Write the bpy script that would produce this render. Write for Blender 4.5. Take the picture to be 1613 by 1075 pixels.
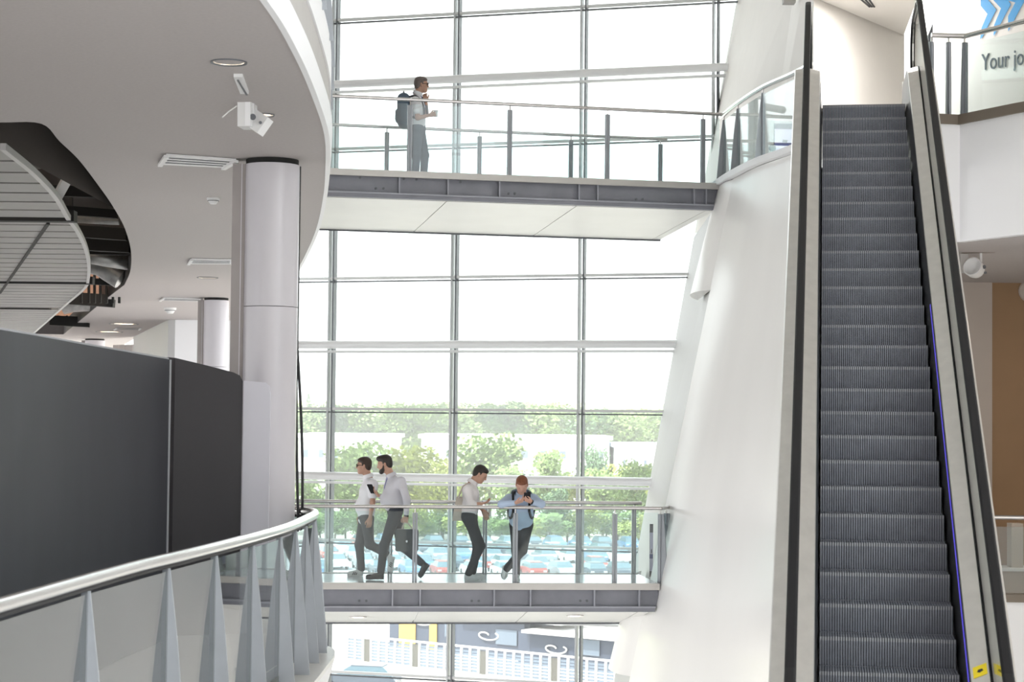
import bpy, math, random
import numpy as np
from mathutils import Vector, Matrix

scene = bpy.context.scene
col = scene.collection
for o in list(bpy.data.objects):
    bpy.data.objects.remove(o)

# ------------------------------------------------------------------ camera
F, PP, RR, EYE = 3103.9, 0.041363, 0.010247, 2.30     # focal length in px, pitch, roll, eye height
cam_d = bpy.data.cameras.new('camera'); cam = bpy.data.objects.new('camera', cam_d); col.objects.link(cam)
cam_d.sensor_width = 36.0; cam_d.lens = F / 1613 * 36.0; cam_d.clip_end = 3000
R_ = Vector((1, 0, 0)); U_ = Vector((0, -math.sin(PP), math.cos(PP))); B_ = -Vector((0, math.cos(PP), math.sin(PP)))
cr, sr = math.cos(RR), math.sin(RR)
rx = R_ * cr + U_ * sr; ux = -R_ * sr + U_ * cr
m = Matrix.Identity(4)
for i in range(3):
    m[i][0], m[i][1], m[i][2] = rx[i], ux[i], B_[i]
m[2][3] = EYE
cam.matrix_world = m
cam_d.dof.use_dof = True; cam_d.dof.focus_distance = 27.0; cam_d.dof.aperture_fstop = 5.0
scene.camera = cam

# ------------------------------------------------------------------ world and sun
w = bpy.data.worlds.new('sky'); scene.world = w; w.use_nodes = True
bg = w.node_tree.nodes['Background']
bg.inputs[0].default_value = (0.97, 0.985, 1.0, 1); bg.inputs[1].default_value = 3.0
sd = bpy.data.lights.new('sun', 'SUN'); sun = bpy.data.objects.new('sun', sd); col.objects.link(sun)
sd.energy = 8.0; sd.angle = 0.02; sd.color = (1, 0.95, 0.86)
sun.rotation_euler = Vector((0.55, 0.30, -1)).to_track_quat('-Z', 'Y').to_euler()
sun.location = (-40, 20, 60)
vs = scene.view_settings
vs.view_transform = 'Standard'; vs.look = 'None'; vs.exposure = 0.1; vs.gamma = 1.0; vs.use_curve_mapping = False
scene.cycles.transparent_max_bounces = 24
scene.cycles.max_bounces = 8

# ------------------------------------------------------------------ photo pixel -> ray -> point on a known plane
def ray(px, py):
    X, Y = px - 806.5, py - 537.5
    x = X * cr + Y * sr; u = X * sr - Y * cr
    yy = F * math.cos(PP) - u * math.sin(PP); z = F * math.sin(PP) + u * math.cos(PP)
    return Vector((x / yy, 1.0, z / yy))
def atz(px, py, z):
    r = ray(px, py); t = (z - EYE) / r.z
    return r * t + Vector((0, 0, EYE))
def aty(px, py, y): return ray(px, py) * y + Vector((0, 0, EYE))
def atl(px, py, p, q):
    r = ray(px, py); n = Vector((-(q[1] - p[1]), q[0] - p[0])); t = (n.x * p[0] + n.y * p[1]) / (n.x * r.x + n.y * r.y)
    return r * t + Vector((0, 0, EYE))

# ------------------------------------------------------------------ materials
MATS = {}
def mat(name, c, rough=0.5, metal=0.0, noise=0.0, scale=6.0, bump=0.0, stretch=None, spec=0.5, emit=None):
    if name in MATS: return MATS[name]
    mt = bpy.data.materials.new(name); mt.use_nodes = True; nt = mt.node_tree; b = nt.nodes['Principled BSDF']
    b.inputs['Base Color'].default_value = (*c, 1); b.inputs['Roughness'].default_value = rough
    b.inputs['Metallic'].default_value = metal; b.inputs['Specular IOR Level'].default_value = spec
    if noise or bump:
        tc = nt.nodes.new('ShaderNodeTexCoord'); n = nt.nodes.new('ShaderNodeTexNoise'); n.inputs['Scale'].default_value = scale; n.inputs['Detail'].default_value = 5
        src = tc.outputs['Object']
        if stretch:
            mp = nt.nodes.new('ShaderNodeMapping'); mp.inputs['Scale'].default_value = stretch
            nt.links.new(src, mp.inputs[0]); src = mp.outputs[0]
        nt.links.new(src, n.inputs['Vector'])
        if noise:
            rp = nt.nodes.new('ShaderNodeValToRGB'); rp.color_ramp.elements[0].position = 0.25; rp.color_ramp.elements[1].position = 0.75
            rp.color_ramp.elements[0].color = (*[max(0, v * (1 - noise)) for v in c], 1)
            rp.color_ramp.elements[1].color = (*[min(1, v * (1 + noise)) for v in c], 1)
            nt.links.new(n.outputs['Fac'], rp.inputs[0]); nt.links.new(rp.outputs[0], b.inputs['Base Color'])
        if bump:
            bp = nt.nodes.new('ShaderNodeBump'); bp.inputs['Strength'].default_value = bump; bp.inputs['Distance'].default_value = 0.01
            nt.links.new(n.outputs['Fac'], bp.inputs['Height']); nt.links.new(bp.outputs[0], b.inputs['Normal'])
    if emit:
        b.inputs['Emission Color'].default_value = (*emit[0], 1); b.inputs['Emission Strength'].default_value = emit[1]
    MATS[name] = mt; return mt
def glass(name, tint, refl=1.0, rough=0.0):
    if name in MATS: return MATS[name]
    mt = bpy.data.materials.new(name); mt.use_nodes = True; nt = mt.node_tree; nt.nodes.clear()
    out = nt.nodes.new('ShaderNodeOutputMaterial'); mx = nt.nodes.new('ShaderNodeMixShader')
    tr = nt.nodes.new('ShaderNodeBsdfTransparent'); tr.inputs[0].default_value = (*tint, 1)
    gl = nt.nodes.new('ShaderNodeBsdfGlossy'); gl.inputs['Roughness'].default_value = rough
    fr = nt.nodes.new('ShaderNodeFresnel'); ge = nt.nodes.new('ShaderNodeNewGeometry'); mr = nt.nodes.new('ShaderNodeMapRange')
    mr.inputs['To Min'].default_value = 1.5; mr.inputs['To Max'].default_value = 1 / 1.5     # same reflectance from either side of the thin pane
    nt.links.new(ge.outputs['Backfacing'], mr.inputs['Value']); nt.links.new(mr.outputs[0], fr.inputs[0])
    mu = nt.nodes.new('ShaderNodeMath'); mu.operation = 'MULTIPLY'; mu.inputs[1].default_value = refl; mu.use_clamp = True
    nt.links.new(fr.outputs[0], mu.inputs[0]); nt.links.new(mu.outputs[0], mx.inputs[0])
    nt.links.new(tr.outputs[0], mx.inputs[1]); nt.links.new(gl.outputs[0], mx.inputs[2]); nt.links.new(mx.outputs[0], out.inputs[0])
    MATS[name] = mt; return mt

mat('white_paint', (0.80, 0.79, 0.77), 0.38, 0, 0.02, 3, 0)
mat('wall_satin', (0.87, 0.86, 0.845), 0.30, 0, 0.03, 1.2, 0.02, (1, 1, 0.15))
mat('wall_grey', (0.50, 0.50, 0.50), 0.5)  # own grey of the far wall; on wall_back it carries painted shade
mat('warm_wall', (0.84, 0.81, 0.77), 0.6, 0, 0.02, 2)
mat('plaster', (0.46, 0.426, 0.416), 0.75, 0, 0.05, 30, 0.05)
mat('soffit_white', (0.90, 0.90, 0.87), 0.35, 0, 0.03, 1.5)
mat('fascia_grey', (0.50, 0.48, 0.46), 0.6, 0, 0.03, 4)
mat('fascia_white', (0.91, 0.91, 0.925), 0.5)
mat('column_paint', (0.64, 0.62, 0.66), 0.28, 0, 0.02, 3)
mat('column_casing', (0.36, 0.33, 0.32), 0.5, 0, 0.05, 3)
mat('dark_gap', (0.01, 0.01, 0.01), 0.8)
mat('hoarding_grey', (0.024, 0.026, 0.034), 0.55, 0, 0.18, 2.2, 0.03, (1, 1, 0.3))
mat('hoarding_brown', (0.022, 0.019, 0.023), 0.55, 0, 0.12, 2.2, 0.03, (1, 1, 0.3))
mat('hoarding_edge', (0.42, 0.43, 0.46), 0.5)
mat('white_fabric', (0.74, 0.73, 0.80), 0.8)
mat('steel', (0.76, 0.74, 0.72), 0.36, 0.85, 0.06, 8, 0.02, (1, 1, 0.05))
mat('bright_steel', (0.80, 0.79, 0.78), 0.22, 1.0)
mat('rail_steel', (0.60, 0.58, 0.57), 0.24, 1.0)
mat('post_grey', (0.30, 0.32, 0.345), 0.42, 0.35, 0.05, 5)
mat('fin_grey', (0.42, 0.45, 0.49), 0.42, 0.25, 0.04, 6)
mat('beam_grey', (0.22, 0.225, 0.26), 0.5, 0.1, 0.12, 3, 0.03)
mat('beam_flange', (0.33, 0.34, 0.385), 0.45, 0.1, 0.08, 3)
mat('deck_plate', (0.50, 0.485, 0.465), 0.4, 0.4, 0.05, 4)
mat('deck_floor', (0.62, 0.64, 0.67), 0.14, 0.0, 0.05, 3)
mat('floor_stone', (0.55, 0.54, 0.53), 0.3, 0, 0.06, 3)
mat('mullion_white', (0.74, 0.75, 0.75), 0.4)
mat('gasket', (0.13, 0.14, 0.155), 0.5)
mat('transom_grey', (0.55, 0.57, 0.58), 0.4, 0.2)
mat('tube_grey', (0.90, 0.91, 0.92), 0.35, 0.1)
mat('step_grey', (0.25, 0.265, 0.315), 0.45, 0.35, 0.12, 12)
mat('step_groove', (0.06, 0.064, 0.08), 0.6, 0.3)
mat('step_nose_glint', (0.36, 0.37, 0.41), 0.45, 0.35)  # lighter tone paints the glint along the top of each riser
mat('step_edge', (0.22, 0.22, 0.23), 0.4, 0.6)
mat('rubber', (0.012, 0.012, 0.014), 0.5, spec=0.25)
mat('skirt_black', (0.012, 0.012, 0.014), 0.4)
mat('led_blue', (0.1, 0.08, 0.9), 0.4, emit=((0.16, 0.12, 1.0), 0.5))
mat('yellow_sticker', (0.95, 0.72, 0.02), 0.5)
mat('black_print', (0.015, 0.016, 0.02), 0.6)
mat('text_slate', (0.055, 0.07, 0.10), 0.6)
mat('chevron_blue', (0.06, 0.36, 0.74), 0.6)
mat('brown_trim', (0.20, 0.165, 0.13), 0.45, 0.2)
mat('beige_wall', (0.50, 0.40, 0.335), 0.7, 0, 0.02, 2)
mat('pale_beige_wall', (0.56, 0.50, 0.46), 0.7, 0, 0.02, 2)
mat('tan_wall', (0.36, 0.225, 0.125), 0.65, 0, 0.05, 2)
mat('slat_grey', (0.25, 0.245, 0.238), 0.45, 0.2, 0.06, 4)
mat('slat_rim', (0.45, 0.45, 0.45), 0.4, 0.5)
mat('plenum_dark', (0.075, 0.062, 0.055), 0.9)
mat('truss_dark', (0.010, 0.010, 0.010), 0.7)
mat('duct_foil', (0.42, 0.42, 0.41), 0.35, 0.7, 0.3, 5, 0.3)
mat('timber_pink', (0.62, 0.40, 0.30), 0.8, 0, 0.1, 3)
mat('lamp_white', (0.8, 0.8, 0.8), 0.4)
mat('lamp_glow', (1, 0.9, 0.75), 0.5, emit=((1.0, 0.86, 0.68), 3.0))
mat('lamp_reflector', (0.9, 0.82, 0.7), 0.2, 0.9, emit=((1.0, 0.84, 0.62), 0.7))
mat('cable_black', (0.01, 0.01, 0.012), 0.5)
mat('board_dark', (0.03, 0.03, 0.05), 0.5)
mat('board_page', (0.52, 0.50, 0.66), 0.5)
mat('board_blue', (0.05, 0.06, 0.25), 0.5)
glass('facade_glass', (0.96, 0.985, 0.975), 0.6)
glass('rail_glass', (0.925, 0.97, 0.972), 1.0)
glass('balcony_glass', (0.80, 0.83, 0.83), 1.5, 0.02)
glass('escalator_glass', (0.88, 0.93, 0.91), 1.0)
# people
mat('skin', (0.50, 0.29, 0.21), 0.5, 0, 0.05, 12)
mat('skin_pale', (0.56, 0.33, 0.25), 0.5, 0, 0.05, 12)
mat('hair_brown', (0.045, 0.026, 0.018), 0.55, 0, 0.3, 60)
mat('hair_black', (0.022, 0.016, 0.013), 0.5, 0, 0.3, 60)
mat('hair_ginger', (0.19, 0.062, 0.025), 0.55, 0, 0.3, 60)
mat('hair_grey', (0.16, 0.13, 0.12), 0.6, 0, 0.3, 60)
mat('shirt_white', (0.80, 0.79, 0.82), 0.8, 0, 0.03, 8, 0.25)
mat('shirt_grey', (0.60, 0.585, 0.63), 0.8, 0, 0.03, 8, 0.25)
mat('shirt_cream', (0.76, 0.72, 0.72), 0.8, 0, 0.03, 8, 0.25)
mat('shirt_blue', (0.44, 0.54, 0.70), 0.8, 0, 0.04, 8, 0.25)
mat('trousers_grey', (0.095, 0.098, 0.105), 0.85, 0, 0.1, 8, 0.2)
mat('trousers_navy', (0.030, 0.034, 0.046), 0.85, 0, 0.1, 8, 0.2)
mat('trousers_black', (0.020, 0.022, 0.028), 0.85, 0, 0.1, 8, 0.2)
mat('trousers_slate', (0.095, 0.125, 0.155), 0.85, 0, 0.1, 8, 0.2)
mat('shoe_white', (0.72, 0.72, 0.72), 0.6)
mat('shoe_dark', (0.022, 0.022, 0.026), 0.5)
mat('leather_black', (0.025, 0.03, 0.036), 0.45)
mat('tote_beige', (0.50, 0.44, 0.38), 0.85)
mat('pack_slate', (0.10, 0.14, 0.19), 0.8)
mat('strap_black', (0.02, 0.02, 0.025), 0.7)
mat('lanyard', (0.75, 0.75, 0.80), 0.5)
mat('eye_dark', (0.02, 0.015, 0.012), 0.3)
# outdoors
mat('ground_pale', (0.52, 0.50, 0.46), 0.9, 0, 0.10, 0.03)
mat('ground_grass', (0.36, 0.42, 0.16), 0.9, 0, 0.25, 0.06)
mat('ground_asphalt', (0.34, 0.36, 0.39), 0.9, 0, 0.08, 0.1)
mat('leaf_a', (0.20, 0.29, 0.10), 0.7, 0, 0.35, 0.7)
mat('leaf_b', (0.33, 0.38, 0.09), 0.7, 0, 0.35, 0.7)
mat('leaf_c', (0.13, 0.22, 0.12), 0.7, 0, 0.35, 0.7)
mat('bark', (0.12, 0.09, 0.06), 0.9)
mat('building_white', (0.78, 0.80, 0.82), 0.7)
mat('roof_blue', (0.45, 0.55, 0.68), 0.6)
mat('window_dark', (0.12, 0.16, 0.20), 0.2)
mat('car_white', (0.75, 0.78, 0.80), 0.25); mat('car_silver', (0.40, 0.45, 0.50), 0.25, 0.4); mat('car_dark', (0.06, 0.08, 0.11), 0.25)
mat('car_blue', (0.12, 0.24, 0.40), 0.25); mat('car_red', (0.42, 0.08, 0.07), 0.25); mat('tyre', (0.02, 0.02, 0.02), 0.8)
mat('car_glass', (0.10, 0.16, 0.20), 0.08)
mat('louvre_blue', (0.15, 0.19, 0.25), 0.6); mat('frame_white', (0.60, 0.60, 0.60), 0.5)
mat('kiosk_dark', (0.055, 0.07, 0.11), 0.5); mat('sign_yellow', (0.55, 0.36, 0.09), 0.6); mat('sign_taupe', (0.10, 0.095, 0.085), 0.6)

# ------------------------------------------------------------------ mesh helpers
class MB:
    def __init__(s): s.v = []; s.f = []; s.smooth = False; s.mi = []
    def add(s, vs_, fs_):
        b = len(s.v); s.v += [tuple(v) for v in vs_]; s.f += [tuple(i + b for i in f) for f in fs_]; return s
    def obox(s, o, a, b, c):
        o, a, b, c = Vector(o), Vector(a), Vector(b), Vector(c)
        P = [o, o + a, o + a + b, o + b, o + c, o + a + c, o + a + b + c, o + b + c]
        return s.add(P, [(3, 2, 1, 0), (4, 5, 6, 7), (0, 1, 5, 4), (1, 2, 6, 5), (2, 3, 7, 6), (3, 0, 4, 7)])
    def box(s, x0, y0, z0, x1, y1, z1): return s.obox((x0, y0, z0), (x1 - x0, 0, 0), (0, y1 - y0, 0), (0, 0, z1 - z0))
    def bar(s, p, q, w_, h_, up=(0, 0, 1)):
        p, q = Vector(p), Vector(q); d = (q - p).normalized(); u = Vector(up); l = d.cross(u)
        if l.length < 1e-4: l = d.cross(Vector((1, 0, 0)))
        l.normalize(); u = l.cross(d).normalized()
        return s.obox(p - l * w_ / 2 - u * h_ / 2, q - p, l * w_, u * h_)
    def tube(s, pts, r, n=10, caps=True):
        pts = [Vector(p) for p in pts]; k = len(pts); rs = r if isinstance(r, (list, tuple)) else [r] * k
        V = []; ref = None
        for i, p in enumerate(pts):
            d = (pts[min(i + 1, k - 1)] - pts[max(i - 1, 0)]).normalized()
            if ref is None:
                ref = Vector((0, 0, 1)) if abs(d.z) < 0.9 else Vector((1, 0, 0))
            a = d.cross(ref).normalized(); b = a.cross(d).normalized(); ref = b
            for j in range(n):
                t = 2 * math.pi * j / n; V.append(p + a * math.cos(t) * rs[i] + b * math.sin(t) * rs[i])
        Fs = [(i * n + j, i * n + (j + 1) % n, (i + 1) * n + (j + 1) % n, (i + 1) * n + j) for i in range(k - 1) for j in range(n)]
        if caps: Fs += [tuple(range(n))[::-1], tuple((k - 1) * n + j for j in range(n))]
        s.smooth = True
        return s.add(V, Fs)
    def sweep(s, path, prof, closed=True):
        """prof: 2D points (side, up) swept along path [(point, side vec, up vec)]"""
        n = len(prof); V = []
        for p, a, b in path:
            for (x, y) in prof: V.append(Vector(p) + Vector(a) * x + Vector(b) * y)
        k = len(path); m_ = n if closed else n - 1
        Fs = [(i * n + j, i * n + (j + 1) % n, (i + 1) * n + (j + 1) % n, (i + 1) * n + j) for i in range(k - 1) for j in range(m_)]
        if closed: Fs += [tuple(range(n))[::-1], tuple((k - 1) * n + j for j in range(n))]
        return s.add(V, Fs)
    def prism(s, poly, z0, z1):
        n = len(poly); V = [(p[0], p[1], z0) for p in poly] + [(p[0], p[1], z1) for p in poly]
        return s.add(V, [tuple(range(n))[::-1], tuple(range(n, 2 * n))] + [(i, (i + 1) % n, n + (i + 1) % n, n + i) for i in range(n)])
    def slab(s, pts, thick):
        """flat 3D polygon given thickness vector"""
        n = len(pts); t = Vector(thick); V = [Vector(p) for p in pts] + [Vector(p) + t for p in pts]
        return s.add(V, [tuple(range(n)), tuple(range(n, 2 * n))[::-1]] + [(i, n + i, n + (i + 1) % n, (i + 1) % n) for i in range(n)])
    def disc(s, c, r, ax, h, n=20):
        ax = Vector(ax).normalized(); a = ax.orthogonal().normalized(); b = ax.cross(a); c = Vector(c)
        V = [c + a * math.cos(2 * math.pi * i / n) * r + b * math.sin(2 * math.pi * i / n) * r for i in range(n)]
        return s.slab(V, -ax * h) if h else s.add(V, [tuple(range(n))])
    def lathe(s, c, prof, n=24, ax=(0, 0, 1)):
        ax = Vector(ax).normalized(); a = ax.orthogonal().normalized(); b = ax.cross(a); c = Vector(c); k = len(prof)
        V = [c + (a * math.cos(2 * math.pi * j / n) + b * math.sin(2 * math.pi * j / n)) * r + ax * z for (r, z) in prof for j in range(n)]
        Fs = [(i * n + j, i * n + (j + 1) % n, (i + 1) * n + (j + 1) % n, (i + 1) * n + j) for i in range(k - 1) for j in range(n)]
        s.smooth = True
        return s.add(V, Fs)
    def mesh(s, name, mt):
        me = bpy.data.meshes.new(name); me.from_pydata(s.v, [], s.f); me.update()
        if isinstance(mt, (list, tuple)):
            for x in mt: me.materials.append(MATS[x])
            for p, i in zip(me.polygons, s.mi): p.material_index = i
        else: me.materials.append(MATS[mt])
        if s.smooth:
            me.polygons.foreach_set('use_smooth', [True] * len(me.polygons))
            me.set_sharp_from_angle(angle=math.radians(40))
        return me
    def build(s, name, mt, parent=None, **kw): return link(name, s.mesh(name, mt), parent, **kw)

def link(name, data, parent=None, label=None, cat=None, group=None, kind=None, loc=None):
    o = bpy.data.objects.new(name, data); col.objects.link(o)
    if parent is not None:
        o.parent = parent
        o.matrix_parent_inverse = parent.matrix_world.inverted() if parent.get('_w') else Matrix.Identity(4)
    if loc is not None: o.location = loc
    if label: o['label'] = label
    if cat: o['category'] = cat
    if group: o['group'] = group
    if kind: o['kind'] = kind
    return o
def thing(name, label, cat, loc=(0, 0, 0), rz=0.0, group=None, kind=None, world=True):
    """Empty at the thing's base; children built in world coordinates when world=True"""
    o = bpy.data.objects.new(name, None); col.objects.link(o); o.empty_display_size = 0.2
    o.location = loc; o.rotation_euler = (0, 0, rz)
    o.matrix_world = Matrix.Translation(Vector(loc)) @ Matrix.Rotation(rz, 4, 'Z')
    if label: o['label'] = label
    if cat: o['category'] = cat
    if group: o['group'] = group
    if kind: o['kind'] = kind
    if world: o['_w'] = 1
    return o
def copy_tree(o, parent=None):
    c = o.copy(); col.objects.link(c)
    if parent is not None: c.parent = parent
    for ch in list(o.children): copy_tree(ch, c)
    return c
def struct(name, mb, mt, parent=None, **kw): return mb.build(name, mt, parent, kind='structure', **kw)
def cr_spline(pts, n=8):
    """Catmull-Rom through points (tuples)"""
    P = [np.array(p, float) for p in pts]; P = [2 * P[0] - P[1]] + P + [2 * P[-1] - P[-2]]; out = []
    for i in range(1, len(P) - 2):
        for t in np.linspace(0, 1, n, endpoint=False):
            a, b, c, d = P[i - 1], P[i], P[i + 1], P[i + 2]
            out.append(0.5 * ((2 * b) + (c - a) * t + (2 * a - 5 * b + 4 * c - d) * t * t + (3 * b - a - 3 * c + d) * t ** 3))
    out.append(P[-2]); return [tuple(x) for x in out]
def resample(pts, step):
    P = [np.array(p) for p in pts]; d = [0]
    for a, b in zip(P, P[1:]): d.append(d[-1] + np.linalg.norm(b - a))
    n = max(1, round(d[-1] / step)); A = np.array(P)
    return [tuple(np.interp(s, d, A[:, k]) for k in range(A.shape[1])) for s in np.linspace(0, d[-1], n + 1)]
def offset(poly, w_):
    """offset an open plan curve to its right by w_"""
    out = []
    for i, p in enumerate(poly):
        a = poly[max(i - 1, 0)]; b = poly[min(i + 1, len(poly) - 1)]
        d = Vector((b[0] - a[0], b[1] - a[1])).normalized(); out.append((p[0] + d.y * w_, p[1] - d.x * w_))
    return out
def fill_loops(outer, holes, z):
    import bmesh
    bm = bmesh.new(); es = []
    for lp in [outer] + holes:
        vv = [bm.verts.new((p[0], p[1], z)) for p in lp]
        for i in range(len(vv)): es.append(bm.edges.new((vv[i], vv[(i + 1) % len(vv)])))
    bmesh.ops.triangle_fill(bm, use_beauty=True, use_dissolve=False, edges=es)
    bm.verts.index_update(); r = ([v.co[:] for v in bm.verts], [[v.index for v in f.verts] for f in bm.faces]); bm.free(); return r
def clip_y(poly, y0, y1):
    def half(P, f):
        out = []
        for i in range(len(P)):
            a, b = P[i], P[(i + 1) % len(P)]; fa, fb = f(a), f(b)
            if fa >= 0: out.append(a)
            if fa * fb < 0:
                t = fa / (fa - fb); out.append((a[0] + (b[0] - a[0]) * t, a[1] + (b[1] - a[1]) * t))
        return out
    P = half(poly, lambda p: p[1] - y0)
    return half(P, lambda p: y1 - p[1]) if P else []
def nth(i):
    i += 1
    if i <= 20: return ORD[i - 1]
    t = {2: 'twent', 3: 'thirt', 4: 'fort', 5: 'fift'}[i // 10]
    return t + 'ieth' if i % 10 == 0 else t + 'y-' + ORD[i % 10 - 1]
ORD = ['first', 'second', 'third', 'fourth', 'fifth', 'sixth', 'seventh', 'eighth', 'ninth', 'tenth', 'eleventh', 'twelfth', 'thirteenth', 'fourteenth', 'fifteenth', 'sixteenth', 'seventeenth', 'eighteenth', 'nineteenth', 'twentieth']

# ------------------------------------------------------------------ levels and plan curves
UP = 5.98          # upper floor
CEIL = 5.20        # soffit of the upper floor slab at the left
GZ = -12.0         # ground
GR = 1.30          # top of the lower gallery's handrail
BALC = cr_spline([(x * 0.82, y * 0.82) for x, y in [(-3.95, 6.0), (-3.62, 10.0), (-3.41, 13.25), (-3.2, 16.5), (-2.99, 18.5), (-2.75, 21.1), (-2.62, 23.2), (-2.60, 25.1), (-2.62, 26.5), (-2.78, 27.25), (-3.2, 27.55), (-3.8, 27.58)]], 8)
SOFF = cr_spline([(-2.3, 7.0), (-1.86, 10.5), (-1.71, 13.5), (-1.70, 15.36), (-1.757, 17.46), (-1.88, 19.96), (-2.143, 22.82), (-2.416, 25.43), (-2.86, 29.17), (-3.41, 33.19), (-4.18, 38.33), (-4.6, 40.2)], 8)

# ================================================================== STRUCTURE
# --- ground, inside floor, roof
mb = MB(); mb.add([(-1500, 42, GZ), (1500, 42, GZ), (1500, 330, GZ), (-1500, 330, GZ)], [(0, 1, 2, 3)])
struct('ground', mb, 'ground_pale')
def hill_z(y): return GZ + 22 * max(0, min(1, (y - 330) / 420)) ** 1.2
mb = MB(); ys = [330, 370, 420, 480, 560, 650, 750, 900]
mb.v = [(x, y, hill_z(y)) for y in ys for x in (-800, 800)]; mb.f = [(2 * i, 2 * i + 1, 2 * i + 3, 2 * i + 2) for i in range(len(ys) - 1)]
struct('hillside_ground', mb, 'ground_grass')
struct('floor_atrium', MB().box(-30, -6, GZ - 0.2, 16, 42, GZ), 'floor_stone')
struct('ceiling_roof', MB().box(-34, -12, 14.0, 16, 41.5, 14.4), 'white_paint')
struct('wall_rear', MB().box(-34, -12.2, GZ, 16, -12, 14), 'warm_wall')

# --- glazed facade at the back of the atrium
FB = math.radians(-17.37); FD = Vector((math.cos(FB), math.sin(FB), 0)); FN = Vector((-math.sin(FB), math.cos(FB), 0))
FO = Vector((-3.66, 40, -2.78)); MS, TS = 2.629, 2.6458
FAC = thing('window_1', None, None, tuple(FO), kind='structure')
def facp(i, j, out=0.0): return FO + FD * (MS * i) + Vector((0, 0, TS * j)) + FN * out
I0, I1, J0, J1 = -0.42, 4.3, -3.49, 6.35
for i in range(0, 5):
    p = facp(i, J0); h = Vector((0, 0, TS * (J1 - J0)))
    mu = MB().obox(p - FD * 0.062 - FN * 0.09, FD * 0.034, FN * 0.18, h).build('mullion', 'transom_grey', FAC)
    MB().obox(p + FD * 0.032 - FN * 0.09, FD * 0.028, FN * 0.18, h).build('gasket', 'gasket', mu)
for j in range(-3, 7):
    a, b = facp(I0, j), facp(I1, j)
    t = MB().obox(a - FN * 0.08 + Vector((0, 0, 0.005)), b - a, FN * 0.10, Vector((0, 0, 0.05))).build('transom', 'mullion_white', FAC)
    MB().obox(a - FN * 0.06 - Vector((0, 0, 0.05)), b - a, FN * 0.08, Vector((0, 0, 0.026))).build('gasket', 'gasket', t)
for j in range(-3, 6):
    a, b = facp(I0, j + 0.5, -0.22), facp(I1, j + 0.5, -0.22)
    t = MB().tube([a, b], 0.082, 16).build('tube_rail', 'tube_grey', FAC)
    if j == 0 or True:
        MB().obox(a + Vector((0, 0, -0.16)) + FN * 0.12, b - a, FN * 0.1, Vector((0, 0, 0.05))).build('rail_bracket', 'mullion_white', t)
for i in [I0, 0, 1, 2, 3, 4]:
    i2 = {I0: 0, 4: I1}.get(i, i + 1)
    for j in range(-3, 6):
        a, b = facp(i, j), facp(i2, j)
        MB().obox(a + FN * 0.02, b - a, FN * 0.012, Vector((0, 0, TS))).build('glass_pane', 'facade_glass', FAC)

# --- left upper slab (ceiling of the lower gallery) with its curved hole
hole_px = [(0, 193), (65, 195), (94, 223), (124, 252), (151, 287), (177, 324), (197, 361), (206.5, 397.6), (205, 428), (196, 449), (161, 476), (100, 527)]
hole = [tuple(atz(*p, CEIL))[:2] for p in hole_px]
hole = [(-13, hole[0][1] - 0.2)] + cr_spline(hole[:10], 5) + cr_spline(hole[10:], 4) + [(-26, 66.5)]
hole = [p for i, p in enumerate(hole) if i == 0 or (abs(p[0] - hole[i - 1][0]) + abs(p[1] - hole[i - 1][1])) > 1e-3]
outer = list(SOFF) + [(-6.8, 57.2), (-13.3, 70), (-17, 84), (-34, 84), (-34, 7.0)]
V, Fc = fill_loops(outer, [hole], CEIL)
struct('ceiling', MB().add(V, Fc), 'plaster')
mb = MB(); n = len(hole)
mb.add([(p[0], p[1], CEIL) for p in hole] + [(p[0], p[1], CEIL + 0.45) for p in hole], [(i, (i + 1) % n, n + (i + 1) % n, n + i) for i in range(n)])
struct('trim_1', mb, 'hoarding_grey')
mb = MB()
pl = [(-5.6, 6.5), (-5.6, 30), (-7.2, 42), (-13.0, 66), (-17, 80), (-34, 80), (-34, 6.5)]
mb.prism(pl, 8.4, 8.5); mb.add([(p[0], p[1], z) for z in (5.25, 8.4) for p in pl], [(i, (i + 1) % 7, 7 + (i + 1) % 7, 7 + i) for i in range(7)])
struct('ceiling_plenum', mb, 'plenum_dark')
# slab top and fascia bands
def band(curve, z0, z1, out0=0.0, out1=0.0, thick=0.05):
    c0, c1 = offset(curve, out0), offset(curve, out1); i0, i1 = offset(curve, out0 - thick), offset(curve, out1 - thick)
    path = []
    mbb = MB(); n = len(curve); V = []
    for k in range(n): V += [(*i0[k], z0), (*c0[k], z0), (*c1[k], z1), (*i1[k], z1)]
    mbb.add(V, [(4 * k + j, 4 * k + (j + 1) % 4, 4 * k + 4 + (j + 1) % 4, 4 * k + 4 + j) for k in range(n - 1) for j in range(4)] + [(0, 3, 2, 1), (4 * n - 4, 4 * n - 3, 4 * n - 2, 4 * n - 1)])
    mbb.smooth = True
    return mbb
struct('trim_2', band(SOFF, CEIL - 0.012, CEIL + 0.21, 0, 0.02), 'fascia_white')
struct('trim_3', band(SOFF, CEIL + 0.21, CEIL + 0.58, -0.02, -0.02), 'fascia_grey')
struct('trim_4', band(SOFF, CEIL + 0.58, UP + 0.16, 0.0, 0.0), 'fascia_white')
mb = MB(); s2 = offset(SOFF, -0.06); mb.add(*fill_loops(list(s2) + [(-5.55, 41), (-5.55, 7.0)], [], UP)); struct('floor_upper', mb, 'floor_stone')

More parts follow.
